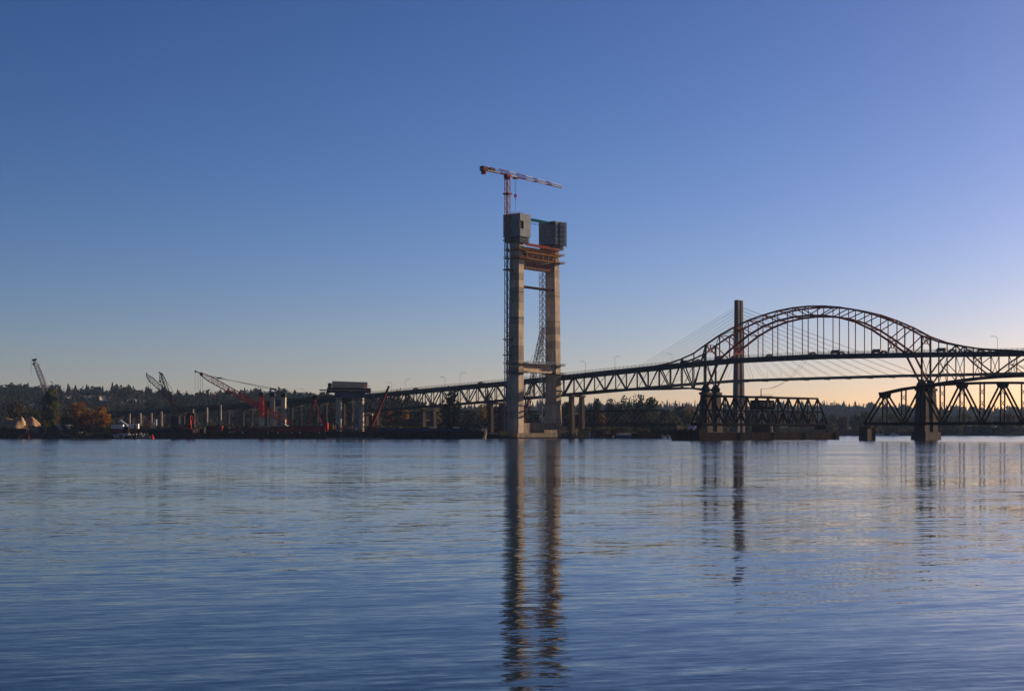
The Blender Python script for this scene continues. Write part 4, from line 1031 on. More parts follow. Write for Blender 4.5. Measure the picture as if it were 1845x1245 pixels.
MB().bar(JO + JD * 44 - V(0, 0, .1), JO + JD * 60 - V(0, 0, .1), .5, .35).build('jib_tip_beam', M_RED, cr)
b = MB(); b.fbox(JO, -26.5, -9.1, -1.1, 1.1, -.35, .25, JD, JT); b.build('counter_jib', M_GALV, cr)
b = MB()
for s_ in (-1.1, 1.1):
    b.bar(JO + JD * -26 + JT * s_ + V(0, 0, 1.4), JO + JD * -9 + JT * s_ + V(0, 0, 1.4), .14)
    for k in range(8): b.bar(JO + JD * (-26 + 2.4 * k) + JT * s_, JO + JD * (-26 + 2.4 * k) + JT * s_ + V(0, 0, 1.4), .14)
b.build('counter_jib_railing', M_YEL, cr)
for k in range(3): MB().fbox(JO, -26.2 + 1.5 * k, -24.9 + 1.5 * k, -1.5, 1.5, -2.8 if k == 1 else -1.0, 1.9, JD, JT).build('counterweight', M_RED if k == 1 else M_DARK, cr)
MB().fbox(JO, -18.5, -13.5, -.9, .9, .3, 2.2, JD, JT).build('hoist_winch', M_DARK, cr)
TR = JO + JD * 8.4
MB().fbox(TR, -1.6, 1.6, -1.2, 1.2, -1.2, -.4, JD, JT).build('trolley', M_DRED, cr)
HK = Vector((TR.x, TR.y, 153.2))
for s_ in (-.6, .6): MB().tube(TR + JD * s_ + V(0, 0, -1), HK + JD * s_ * .5 + V(0, 0, .8), .07, n=4, cap=False).build('hoist_rope', M_DARK, cr)
hb = MB().prism([HK + JD * x + V(0, 0, z) - JT * .5 for x, z in ((-.9, .2), (-.5, 1.1), (.5, 1.1), (.9, .2), (.5, -.9), (-.5, -.9))], JT * 1.0).build('hook_block', M_RED, cr)
MB().tube(HK + V(0, 0, -.9), HK + V(0, 0, -3.4), .22, .1, 6).build('hook', M_DRED, hb)
MB().tube(HK + V(0, 0, -3.4), Vector((HK.x, HK.y, 141.6)), .06, n=4, cap=False).build('sling', M_DARK, cr)

# ------------------------------------------------------------------ stair tower and crawler crane between the legs
st = thing('scaffold_stair_tower', TW(8.5, 37.2, 3.4), 'tall pale scaffold stair tower against the right leg', 'scaffold')
for k in range(26):
    z0 = 3.4 + 4.0 * k; b = MB(); c = TW(9.2, 37.2, z0); b.lattice(c, c + V(0, 0, 3.95), 2.9, 2.9, 1, .26, .15, AX)
    b.bar(c + AX * 1.3 - TX * 1.2, c - AX * 1.3 - TX * 1.2 + V(0, 0, 2.0), .35, .12); b.bar(c - AX * 1.3 + TX * 1.2 + V(0, 0, 2.0), c + AX * 1.3 + TX * 1.2 + V(0, 0, 4.0), .35, .12)
    b.fbox(c, 1.45, 2.6, -1.4, 1.4, 1.9, 2.0); b.build('scaffold_bay', M_GALV, st)

def boom_crane(name, label, foot, tip, w0, w1, n, m, rc, rl, group=None, head_m=None, root_z=None):
    t = thing(name, foot if root_z is None else V(foot.x, foot.y, root_z), label, 'crane', group)
    d = (tip - foot); q = foot + d * .12; r = foot + d * .90
    MB().lattice(foot, q, w0 * .35, w0, 1, rc, rl).build('boom_foot', m, t)
    k = 3
    for i in range(k): MB().lattice(q.lerp(r, i / k), q.lerp(r, (i + 1) / k), w0, w0, max(2, n // k), rc, rl).build('boom_section', m, t)
    MB().lattice(r, tip, w0, w1, 2, rc, rl).build('boom_tip', head_m or m, t)
    return t
cfoot = P(946.5, 747, 985); ctip = P(979, 590, 968)
cc = boom_crane('crawler_crane', 'red and grey lattice crane leaning between the tower legs', cfoot, ctip, 2.6, 1.4, 24, M_GALV, .3, .18, head_m=M_RED, root_z=2.0)
MB().lattice(cfoot, cfoot.lerp(ctip, .2), 2.7, 2.7, 4, .4, .25).build('boom_base_cover', M_RED, cc)
body = V(cfoot.x - 1, cfoot.y + 1, 0)
MB().fbox(body, -5, 4, -2.4, 2.4, 4.6, 8.6).build('machinery_house', M_RED, cc); MB().fbox(body, -8.0, -5.02, -2.6, 2.6, 4.4, 7.4).build('counterweight', M_DARK, cc)
MB().fbox(body, 4.02, 5.6, -2.4, -.6, 4.8, 7.4).build('cab', M_WHITE, cc)
for t_ in (-3.2, 3.2): MB().prism([body + AX * a + TX * (t_ - .6) + V(0, 0, z) for a, z in ((-4.6, 3.0), (4.6, 3.0), (5.2, 3.6), (4.6, 4.5), (-4.6, 4.5), (-5.2, 3.6))], TX * 1.2).build('crawler_track', M_DARK, cc)
MB().tube(ctip, ctip + V(0, 0, -38), .07, n=4, cap=False).build('hoist_rope', M_DARK, cc)
gan = cfoot - AX * -6 + V(0, 0, 12)
for s_ in (-.8, .8): MB().tube(ctip + TX * s_, gan + TX * s_, .08, n=4, cap=False).build('pendant_line', M_DARK, cc)
MB().bar(body + AX * 4 + V(0, 0, 8.6), gan, .4).bar(body + AX * -2 + V(0, 0, 8.6), gan, .3).build('gantry', M_RED, cc)
cb = thing('work_barge', V(body.x, body.y, 0), 'dark work barge under the crane behind the tower footing', 'barge')
def hull(root, o, a0, a1, t0, t1, z0, z1, rake0, rake1, m, A=Vector((1, 0, 0)), T=Vector((0, 1, 0)), name='hull'):
    pr = [(a0 + rake0, z0), (a1 - rake1, z0), (a1, z1 - .8), (a1, z1), (a0, z1), (a0, z1 - .8)]
    return MB().prism([o + A * a + T * t0 + V(0, 0, z) for a, z in pr], T * (t1 - t0)).build(name, m, root)
hull(cb, body, -16, 16, -8, 8, -1, 3.0, 3, 3, M_HULL, AX, TX)
MB().fbox(body, -12, -8, -6, -2, 3.02, 5.4).build('deck_container', M_DRED, cb)

# ------------------------------------------------------------------ barges and derricks along the bank
XA, YA = Vector((1, 0, 0)), Vector((0, 1, 0))
def barge_hull(px0, px1, Y, depth, z1, rake0, rake1, m, name, label):
    o = G((px0 + px1) / 2, Y); L = (px1 - px0) * Y / F
    t = thing(name, o, label, 'barge')
    hull(t, o, -L / 2, L / 2, 0, depth, -1.0, z1, rake0, rake1, m)
    b = MB()
    for k in range(int(L / 3.2)): b.bar(o + V(-L / 2 + 2 + 3.2 * k, -.05, .1), o + V(-L / 2 + 2 + 3.2 * k, -.05, z1 - .2), .22)
    b.bar(o + V(-L / 2 + 1, -.12, z1 - .15), o + V(L / 2 - 1, -.12, z1 - .15), .3); b.build('hull_frames', m, t)
    return t, o, L
YB = 884.0
def BX(px, py, Y): return P(px, py, Y)
def dbox(root, px0, px1, py0, py1, Y, dep, m, name):
    a, b = P(px0, py1, Y), P(px1, py0, Y)
    return MB().fbox(V(a.x, Y, 0), 0, b.x - a.x, 0, dep, a.z, b.z, XA, YA).build(name, m, root)

# black scow with two dark derricks
t, o, L = barge_hull(263, 346, YB, 16, 5.7, 5.0, .5, M_HULL, 'scow_barge', 'black hulled scow at the left end of the moored barges')
dbox(t, 268, 312, 771.6, 773.4, YB + .5, .4, M_SHED, 'bulwark'); dbox(t, 316, 336, 764, 771, YB + 4, 6, M_DARK, 'deck_house'); dbox(t, 336, 343, 748.5, 771, YB + 3, 4, M_DRED, 'winch_house')
dbox(t, 319, 323, 765.8, 769, YB + 3.7, .28, M_GLASS, 'house_window')
dbox(t, 326, 330, 765.8, 769, YB + 3.7, .28, M_GLASS, 'house_window')
for k, (px, py0, py1) in enumerate(((344, 749.5, 757), (347.5, 755.5, 765), (342, 766, 774))): dbox(t, px, px + 2.6, py0, py1, YB + 2.4, 1, M_RED, 'red_locker')
d1 = boom_crane('derrick_crane', 'dark lattice derrick boom with its tip far out to the left over the scow', P(343, 752, YB + 9), P(264.5, 676, YB + 6), 2.9, .8, 15, M_DARK, .30, .13, 'derricks over the barges', root_z=5.7)
dbox(d1, 336, 350, 744, 770, YB + 8, 5, M_DARK, 'machinery_house')
for px, ln in ((265, 22), (268, 15), (271, 19)): MB().tube(P(px, 678, YB + 6), P(px, 678 + ln * 1.6, YB + 6), .06, n=4, cap=False).build('hoist_rope', M_DARK, d1)
MB().bar(P(264.5, 676, YB + 6), P(264, 671.5, YB + 6), .5).build('tip_sheave', M_DARK, d1)
MB().tube(P(290, 693, YB + 7), P(352, 742, YB + 12), .12, n=4, cap=False).build('pendant_line', M_DARK, d1)
d2 = boom_crane('derrick_crane', 'dark steep lattice boom with a hanging ball hook behind the left derrick', P(314, 752, YB + 22), P(290, 674, YB + 20), 2.4, 1.2, 15, M_DARK, .26, .12, 'derricks over the barges', root_z=5.0)
dbox(d2, 308, 322, 750, 771, YB + 20, 5, M_DARK, 'machinery_house')
MB().bar(P(286, 670.5, YB + 20), P(294, 675, YB + 20), .8).build('boom_head', M_DARK, d2)
MB().tube(P(288, 672, YB + 20), P(288, 685, YB + 20), .08, n=4, cap=False).build('hoist_rope', M_DARK, d2); MB().ball(P(288.3, 686.8, YB + 20), .75).build('ball_hook', M_DARK, d2)
MB().tube(P(293, 676, YB + 20), P(336, 742, YB + 26), .1, n=4, cap=False).build('pendant_line', M_DARK, d2)
# red crane barge
t, o, L = barge_hull(346, 586, YB, 20, 3.6, 2.0, 3.5, M_BHULL, 'crane_barge', 'rusty low barge carrying the big red derrick')
dbox(t, 373, 400, 767.6, 777.0, YB + 2, 5, M_DRED, 'red_deck_house'); dbox(t, 400.4, 412, 770, 779, YB + 6, 6, M_DARK, 'dark_locker')
for k in range(4): dbox(t, 412 + 19.5 * k, 431 + 19.5 * k, 771.5, 777.6, YB + 3, 4, M_RUSTB if k % 2 else M_DRED, 'long_container')
dbox(t, 478, 516, 766.2, 767.6, YB + 4, 8, M_GALV, 'pale_deck_plate'); dbox(t, 490, 586, 769, 777.5, YB + 7, 9, M_DRED, 'machinery_deck')
b = MB()
for k in range(30): p = P(490 + 3.2 * k, 777.6, YB + .4); b.bar(p, p + V(0, 0, 2.0), .16)
b.bar(P(490, 771.8, YB + .4), P(585, 771.8, YB + .4), .16); b.build('deck_railing', M_DRED, t)
for k, px in enumerate((436, 482, 500, 525, 539, 575)): dbox(t, px, px + R.uniform(1.2, 3.0), 778.3, 780.2, YB - .4, .3, M_WHITE, 'white_fender')
for k in range(10): dbox(t, 352 + 2.2 * k + R.uniform(-.5, .5), 353.6 + 2.2 * k, 770 + R.uniform(0, 4), 780, YB + R.uniform(1, 5), 1.0, R.choice([M_DARK, M_YEL, M_RED, M_GALV, M_DARK]), 'deck_gear')
foot = P(524, 764, YB + 10); tip = P(362, 673.5, YB + 8)
d3 = boom_crane('red_derrick', 'big red lattice derrick boom reaching up to the left over the barges', foot, tip, 3.3, 1.5, 27, M_RED, .34, .15, 'derricks over the barges', root_z=3.6)
MB().ball(P(363, 674, YB + 8), 1.2).build('boom_head', M_DRED, d3); MB().bar(P(363, 673, YB + 8), P(352, 669, YB + 8), .6).build('tip_jib', M_DARK, d3); MB().ball(P(352.5, 669, YB + 8), .75).build('tip_sheave', M_GALV, d3)
for px, y0, y1 in ((351.5, 670, 706), (357, 671, 703), (361, 677, 712), (365, 677, 709)): MB().tube(P(px, y0, YB + 8), P(px, y1, YB + 8), .07, n=4, cap=False).build('hoist_rope', M_DARK, d3)
ga = P(567, 716, YB + 13)
for dz in (-.9, .9): MB().tube(P(372, 676.5 + dz, YB + 8), ga + V(0, 0, dz), .11, n=4, cap=False).build('pendant_line', M_DARK, d3)
for f in (.12, .62): q = P(372, 676.5, YB + 8).lerp(ga, f); MB().box(q, 3.0, 1.0, .9).build('pendant_block', M_DARK, d3)
for q in (P(548, 767, YB + 9), P(580, 770, YB + 9), P(555, 769, YB + 17), P(584, 770, YB + 17), P(524, 765, YB + 10)): MB().bar(ga, q, .55).build('gantry_leg', M_DRED, d3)
MB().prism([ga + V(x, -.8, z) for x, z in ((-2.6, -.8), (-.8, 1.4), (1.6, .9), (2.8, -.8))], YA * 1.6).build('gantry_head', M_DARK, d3)
MB().bar(P(556, 742, YB + 11), P(578, 745, YB + 11), .5).build('gantry_tie', M_DRED, d3)
dbox(d3, 576, 590, 762, 776, YB + 9, 6, M_RED, 'winch_house'); dbox(d3, 577.5, 581.5, 763.5, 766.5, YB + 8.7, .28, M_WHITE, 'house_sign')
# blue and black barge
t, o, L = barge_hull(588, 876, YB - 6, 18, 4.6, 1.0, 4.0, M_HULL, 'long_barge', 'long black barge with a blue coaming left of the tower')
for k in range(12): dbox(t, 684 + 12.4 * k, 696 + 12.4 * k, 771.9, 776.6, YB - 6.25, .22, M_BLUE, 'blue_coaming_panel')
dbox(t, 588, 684, 773, 775, YB - 6.3, .28, M_DRED, 'rubbing_strake'); dbox(t, 590, 692, 789.0, 789.7, YB - 6.4, .2, M_WHITE, 'boot_stripe')
for k in range(9): dbox(t, 598 + 4.2 * k, 600 + 4.2 * k + R.uniform(0, 1.6), 765 + R.uniform(-1.5, 4), 774, YB + R.uniform(0, 6), 1.4, R.choice([M_WHITE, M_YEL, M_DRED, M_GALV, M_DARK]), 'deck_gear')
dbox(t, 600, 640, 772.4, 773.8, YB - 5, 10, M_GALV, 'pale_deck_plate')
for k in range(5): dbox(t, 760 + 14 * k, 770 + 14 * k + R.uniform(0, 3), 769 + R.uniform(-2, 1), 772.4, YB + 1, 3, R.choice([M_RUSTB, M_DARK, M_OCHRE, M_TAN]), 'deck_load')
dbox(t, 680, 712, 769.6, 771.8, YB, 6, M_RUSTB, 'deck_load')
for k in range(9): MB().bar(P(847 + 2.8 * k, 774.5, YB - 5), P(849 + 2.8 * k, 771.0, YB - 5), .25).build('rail_stub', M_GALV, t)
MB().tube(P(873, 790, YB - 7), P(875.5, 776, YB - 7), .9, .7, 7).build('fender_log', M_TAN, t)
cr3 = thing('boom_truck', P(668, 771, YB), 'small red telescopic crane on the blue barge with a dark boom tip', 'crane')
fa, fb = P(668.5, 769, YB), P(701, 695.5, YB - 2)
MB().bar(fa, fa.lerp(fb, .45), 1.5, 1.7).build('boom_section', M_DRED, cr3); MB().bar(fa.lerp(fb, .43), fa.lerp(fb, .82), 1.1, 1.3).build('boom_section', M_DRED, cr3); MB().bar(fa.lerp(fb, .8), fb, .9, 1.1).build('boom_tip', M_DARK, cr3)
dbox(cr3, 662, 680, 768, 775, YB - 2, 4, M_DRED, 'carrier'); dbox(cr3, 665, 671, 746.5, 768, YB + 1, 1.6, M_DRED, 'slewing_mast'); dbox(cr3, 667, 671.5, 745, 748, YB + .6, 2, M_TAN, 'operator_shade')
for px in (664, 671, 677): MB().tube(P(px, 775.2, YB - 2.6), P(px, 775.2, YB - 2.6) + V(0, .8, 0), .8, n=10).build('wheel', M_TYRE, cr3)
fl = thing('work_float', G(895, 890), 'low float with yellow box moored between the long barge and the tower', 'float')
hull(fl, G(895, 892), -7, 7, 0, 8, -.6, 2.0, 1, 1, M_HULL); dbox(fl, 895, 900.5, 775, 779.5, 893, 2, M_YEL, 'yellow_box'); dbox(fl, 880, 897, 779.8, 781.2, 892, 5, M_TAN, 'timber_deck')
MB().fbox(G(907, 894), -2, 2, 0, .6, 1.8, 4.6, XA, YA).build('ochre_panel', M_OCHRE, fl)

# ------------------------------------------------------------------ new approach piers
NB = 'finished columns of the new approach'
CA2 = Vector((-.93, .37, 0)).normalized(); CT2 = Vector((.37, .93, 0)).normalized()
def column(px, top, wpx, Y, m, label, cap=True, col=1.0, wl=None):
    o = G(px, Y); g = float(height(o.x, o.y)) - .5; z = EYE + (HY - top) * Y / F; w = wpx * Y / F * .82; wt = w * .5
    t = thing('bridge_column', V(o.x, o.y, g), label, 'column', NB); t['kind'] = 'thing'
    n = max(3, int((z - g) / 5.0))
    for k in range(n):
        z0, z1 = g + (z - g) * k / n, g + (z - g) * (k + 1) / n
        c = MB().fbox(o, -w / 2, w / 2, -wt / 2, wt / 2, z0 + .03, z1 - .03, CA2, CT2).build('concrete_lift', m if not callable(m) else m(k, n), t); gq = R.uniform(.88, 1.08) * col; c.color = (gq, gq, gq, 1)
    if cap:
        c = hd = MB().fbox(o, -w / 2 - .12, w / 2 + .12, -wt / 2 - .12, wt / 2 + .12, z - 2.6, z + .3, CA2, CT2).build('column_head', M_DARK, t)
        for k in range(6): MB().bar(o + AX * R.uniform(-.4, .4) * w + TX * R.uniform(-.4, .4) * w + V(0, 0, z), o + AX * R.uniform(-.4, .4) * w + V(0, 0, z + 1.0), .1).build('rebar', M_DARK, hd)
    return t
M_REDF = mat('red column form', (0.75, 0.055, 0.03), 0.7, 0.2, 0.5)
column(471.5, 708, 11.5, 1044, lambda k, n: M_REDF if k >= n - 3 else M_CONC, 'tall column with its upper part in red formwork')
column(491.5, 709, 11, 1050, M_CONC, 'middle tall bare grey column'); column(511, 709.5, 11, 1056, M_CONC, 'right tall bare grey column below the derrick cable')
column(397.5, 729, 4.0, 1060, M_CONC, 'slim pale column right of the derrick house, taller of its pair', False, .8); column(373, 734, 3.8, 1064, M_CONC, 'slim pale column left of its taller twin', False); column(348, 737, 3.4, 1068, M_CONC, 'slim pale column behind the red lockers of the scow', False)
for px, top, lab in ((291, 741, 'slim column behind the scow bow'), (273, 744, 'slim column just left of the scow'), (253, 744, 'slim column right of the white containers'), (233.5, 745, 'slim column behind the white containers')):
    column(px, top, 3.6, 1000, M_CONC, lab, False, .8)
dp = thing('bridge_pier', G(630, 1000, 3), 'twin column pier carrying a long formwork box with a tan top', 'pier')
for px, Y in ((610.5, 996), (650.5, 1003)):
    o = G(px, Y); w = 3.0; g = float(height(o.x, o.y)) - .6
    for k in range(5):
        z0, z1 = g + (27.5 - g) * k / 5, g + (27.5 - g) * (k + 1) / 5
        MB().fbox(o, -w / 2 - .3, w / 2 + .3, -1.2, 1.2, z0 + .03, z1 - .03, CA2, CT2).build('concrete_lift', M_CONC, dp)
    for z in (26.2, 28.6): MB().fbox(o, -2.4, 2.4, -2.1, 2.1, z, z + .5).build('bracket_collar', M_DARK, dp)
CA = (G(650.5, 1003) - G(610.5, 996)).normalized(); CT = Vector((-CA.y, CA.x, 0))
co = G(610.5, 996)
MB().fbox(co, -2.4, 18.4, -2.2, 2.2, 28.0, 31.0, CA, CT).build('cap_soffit', M_SHED, dp)
MB().fbox(co, -7.6, 22.3, -3.0, 3.0, 31.02, 34.4, CA, CT).build('form_platform', M_DARK, dp)
b = MB()
for k in range(26):
    p = co + CA * (-7.4 + 1.17 * k) - CT * 3.0 + V(0, 0, 34.4); b.bar(p, p + V(0, 0, 1.5), .14)
b.bar(co + CA * -7.4 - CT * 3 + V(0, 0, 35.9), co + CA * 22 - CT * 3 + V(0, 0, 35.9), .14); b.build('platform_railing', M_TAN, dp)
for k in range(10): MB().fbox(co, -4.2 + 2.44 * k + .04, -4.2 + 2.44 * (k + 1) - .04, -2.2, 2.2, 34.42, 38.9 - .04 * k, CA, CT).build('side_form_panel', M_TAN, dp)
MB().fbox(co, -7.4, -5.6, -1.6, 1.6, 34.42, 37.6, CA, CT).build('end_form', M_DARK, dp)
MB().fbox(co, -7.8, 22.5, -3.1, -3.0, 32.6, 33.0, CA, CT).build('waler_beam', M_TAN, dp)
sg = thing('overhead_sign', BR(s_of_px(583), 6, 29), 'small road sign gantry on the viaduct behind the red derrick', 'sign')
p = BR(s_of_px(583), -1, deckz(s_of_px(583)))
for dx in (-.9, 1.6): MB().tube(p + V(dx, 0, 0), p + V(dx, 0, 5.2), .16, n=6).build('sign_post', M_DARK, sg)
MB().box(p + V(.3, 0, 5.6), 5.4, .4, .9).build('sign_board', M_DARK, sg)
ss = thing('scaffold_stair_tower', G(639, 1012, 3), 'pale scaffold stair tower between the columns under formwork', 'scaffold')
for k in range(6):
    c = G(640, 1002, 3.2 + 4.4 * k); b = MB().lattice(c, c + V(0, 0, 4.35), 3.0, 3.0, 2, .26, .18, AX)
    b.bar(c + V(-1.6, -1.5, 4.0), c + V(1.9, -1.5, 1.0), .9, .25); b.build('scaffold_bay', M_GALV, ss)

# ------------------------------------------------------------------ left bank yard
M_SUNLIT_WHITE = mat('sunlit white boom paint', (0.62, 0.52, 0.47), 0.7, 0.15)  # white boom paint with the pinkish sunlight put into its colour
wc = boom_crane('lattice_crane', 'white lattice crane boom standing up behind the tall bank tree', P(92, 730, 1010), P(62.5, 650, 1004), 2.6, 1.3, 18, M_SUNLIT_WHITE, .34, .2, root_z=3.4)
dbox(wc, 84, 104, 755, 779, 1010, 5, M_DARK, 'machinery_house'); MB().bar(P(92, 756, 1010), P(92, 730, 1010), 1.6).build('boom_mast', M_WHITE, wc)
MB().bar(P(58, 649, 1004), P(66, 647.5, 1004), 1.2).build('boom_head', M_DARK, wc)
for px, y1 in ((60.5, 655), (56, 675)): MB().tube(P(px, 649, 1004), P(px, y1, 1004), .08, n=4, cap=False).build('hoist_rope', M_DARK, wc)
MB().ball(P(60.5, 656, 1004), .8).build('ball_hook', M_DARK, wc); MB().tube(P(67, 652, 1004), P(110, 745, 1016), .09, n=4, cap=False).build('pendant_line', M_DARK, wc)
def heap(px, top, wpx, Y, label, dep=24):
    o = G(px, Y, 3.0); h = EYE + (HY - top) * Y / F - 3.0; w = wpx * Y / F / 2; b = MB(); rows = []
    for j in range(17):
        r = j / 16; row = []
        for k in range(29):
            a = 2 * math.pi * k / 28; q = 1 + .10 * math.sin(3 * a + px) + .06 * math.sin(7 * a + 2 * px)
            z = h * min(.9, max(0, 1.06 - 1.06 * r ** 1.05)) * (1 + .05 * math.sin(9 * a + px) * r) + .25 * math.sin(5 * r * 6 + a * 4) * (r > .05) * (r < .95)
            row.append(o + V(w * r * q * math.cos(a) + .42 * w * math.cos(a) * (1 - r), dep / 2 * r * q * math.sin(a), z * (1 - .10 * (math.sin(a * 2 + px) + 1) * (1 - r))))
        rows.append(row)
    b.sheet(rows); x = b.build('sand_heap', M_SAND, smooth=True); return tag(x, label, 'sand heap', 'sand heaps on the left bank')
heap(24, 747.5, 66, 925, 'largest pale sand heap at the left frame edge'); heap(44, 748.5, 74, 932, 'second sand heap overlapping the one at the frame edge'); heap(66, 766, 40, 918, 'low sand heap trailing toward the tents')
t, o, L = barge_hull(-10, 48, 893, 12, 6.2, 1, 3, M_HULL, 'moored_barge', 'black moored barge at the left frame edge below the sand')
MB().bar(P(31, 790, 890), P(50, 777.5, 896), 1.3, .6).build('loading_ramp', M_TIMB, t)
rp_ = MB().tube(P(51.7, 791, 890), P(51.7, 777.5, 890), .5, n=8).build('mooring_pile', M_BUOY); tag(rp_, 'thin red mooring pile standing at the end of the ramp', 'pile')
def tent(px0, Y, label):
    t = thing('fabric_shed', G(px0, Y, 3.2), label, 'shed', 'curved fabric sheds on the bank'); o = G(px0, Y, 3.0); L = 17.0; rad = 4.8
    A = Vector((.25, .968, 0)); T = Vector((.968, -.25, 0)); n = 4                                                  # barrel axis runs back and to the right, its sunny side toward the river
    for q in range(n):
        rows = []
        for k in range(13):
            a = math.pi * k / 12; p = o - T * rad * math.cos(a) + V(0, 0, rad * 1.2 * math.sin(a) ** .9)
            rows.append([p + A * (L * q / n + .06), p + A * (L * (q + 1) / n - .06)])
        MB().sheet(rows).build('roof_bay', M_TENT, t, smooth=True)
        MB().bar(o + T * rad * .98 + A * (L * q / n), o + T * rad * .98 + A * (L * q / n) + V(0, 0, 1.0), .2).build('side_post', M_GALV, t)
    e = MB().prism([o - T * rad * math.cos(math.pi * k / 12) + V(0, 0, rad * 1.18 * math.sin(math.pi * k / 12) ** .9) + A * .2 for k in range(13)], A * .1); e.build('end_wall', M_DARK, t)
tent(96, 912, 'first curved pale fabric shed left of the orange tree'); tent(111, 915, 'second curved pale fabric shed half hidden by the orange tree')
CG = 'site containers on the left bank'
def container(px0, px1, py0, py1, Y, m, label):
    t = thing('site_container', G((px0 + px1) / 2, Y, 3), label, 'container', CG); a, b_ = P(px0, py1, Y), P(px1, py0, Y); L = b_.x - a.x
    MB().fbox(V(a.x, Y, 0), 0, L, 0, 2.6, a.z, b_.z, XA, YA).build('body', m, t)
    for k in range(int(L / .9)): MB().fbox(V(a.x, Y, 0), .2 + .9 * k, .6 + .9 * k, -.1, -.005, a.z + .2, b_.z - .2, XA, YA).build('side_rib', m, t)
container(200, 221.5, 765, 772.4, 905, M_WHITE, 'left white container on top of the red ones'); container(227.5, 249, 763.4, 772.2, 904, M_WHITE, 'right white container on top of the red ones')
container(205, 222, 773.0, 780.6, 903, M_DRED, 'left dark red container under the white one'); container(229, 243, 772.6, 780.0, 902.6, M_DRED, 'right dark red container under the white one')
ex = thing('excavator', G(226, 899, 3), 'white armed excavator reaching over the containers', 'excavator')
MB().bar(P(230, 767, 899), P(216, 757.2, 899), .9, 1.1).build('boom', M_WHITE, ex); MB().bar(P(216, 757.2, 899), P(213.5, 760.5, 899), .7, .8).build('arm', M_WHITE, ex)
dbox(ex, 221.5, 231, 768.5, 776, 898, 3, M_DARK, 'cab'); dbox(ex, 220.5, 232, 777, 779.6, 897.6, 3.6, M_DARK, 'crawler_track')
MB().prism([P(212.2, 760, 899), P(215, 760, 899), P(214.6, 763.6, 899), P(211.6, 763.0, 899)], V(0, 1.2, 0)).build('bucket', M_DARK, ex)
x = MB().tube(P(243.2, 791, 893), P(243.2, 765, 893), .62, .55, 9).build('mooring_pile', M_TIMB); tag(x, 'dark timber mooring pile in front of the white container', 'pile')
by = thing('channel_buoy', G(274, 868), 'small bright red buoy floating beside the scow bow', 'buoy')
MB().tube(V(0, 0, -.3) + G(274.5, 868), V(0, 0, .9) + G(274.5, 868), 1.1, .95, 10).build('float', M_BUOY, by); MB().tube(V(0, 0, .92) + G(274.5, 868), V(0, 0, 2.6) + G(274.5, 868), .75, .15, 8).build('cone_top', M_BUOY, by)
for k in range(58):                                                            # pale stones of the riprap
    px = R.uniform(203, 276); row = R.choice([0, 0, 1, 2]); Y = 898.5 - row * 1.6 + R.uniform(-.5, .5); c = G(px, Y, .9 + .75 * (2 - row) + R.uniform(-.2, .3)); r = R.uniform(.45, .85)
    b = MB().ball(c, r, 6, 4, .7); b.v = [tuple(Vector(v) + V(R.uniform(-.18, .18), R.uniform(-.15, .15), R.uniform(-.15, .15)) * r) for v in b.v]
    x = b.build('riprap_stone', M_STONE); g = R.uniform(.5, 1.25); x.color = (g, g, g, 1); tag(x, 'pale riprap stone at the waterline below the red containers', 'stone', 'pale riprap stones')
for k, (px, h) in enumerate(((278, 9), (283, 11))):
    x = MB().tube(G(px - 2, 960, 2.5), G(px - 2, 960, 2.5 + h * .9), .7, n=8).build('standpipe', M_WHITE); tag(x, 'white standpipe behind the scow bow, %s of two' % ('left' if k == 0 else 'right'), 'pipe')

# ------------------------------------------------------------------ cofferdams and dolphins right of the tower
def sheet_box(px0, px1, py0, Y, dep, m, name, label, cat, bays):
    a = G(px0, Y); L = (px1 - px0) * Y / F; z = EYE + (HY - py0) * Y / F; t = thing(name, a + V(L / 2, dep / 2, 0), label, cat)
    for k in range(bays):
        MB().fbox(a, L * k / bays + .02, L * (k + .5) / bays - .02, 0, .3, -1.5, z, XA, YA).build('sheet_pile', m, t); MB().fbox(a, L * (k + .5) / bays + .02, L * (k + 1) / bays - .02, .22, .5, -1.5, z, XA, YA).build('sheet_pile', m, t)
    MB().fbox(a, .1, L - .1, .52, dep, -1.5, z - .4, XA, YA).build('fill', m, t)
    MB().fbox(a, -.1, L + .1, -.15, .6, z + .01, z + .3, XA, YA).build('cap_beam', m, t); MB().fbox(a, L - .4, L - .005, .6, dep, -1.5, z, XA, YA).build('side_wall', m, t)
    return t
t = sheet_box(1041, 1062, 776.6, 915, 9, M_OCHRE, 'cofferdam', 'ochre sheet pile cofferdam just right of the tower footing', 'cofferdam', 8); dbox(t, 1062.2, 1064, 776.6, 788, 914, 1, M_WHITE, 'marker_post')
sheet_box(1089, 1102, 782.6, 915, 6, M_RUSTB, 'cofferdam', 'low rusty box between two dark dolphins', 'cofferdam', 5)
t = sheet_box(1151, 1192, 778.4, 905, 10, M_RUSTB, 'cofferdam', 'long rusty brown cofferdam left of the red marked dolphin', 'cofferdam', 14)
dbox(t, 1138, 1150, 780, 790.5, 906, 6, M_DARK, 'dark_end_box')
fl = thing('pontoon', G(1124, 905), 'pale blue pontoon with a white top beside the rusty cofferdam', 'pontoon')
hull(fl, G(1124.5, 905), -4.7, 4.7, 0, 4, -.5, 2.0, .5, .5, M_SHED); MB().fbox(G(1124.5, 905), -4.8, 4.8, -.1, 4.1, 2.02, 2.5, XA, YA).build('deck_plate', M_WHITE, fl)
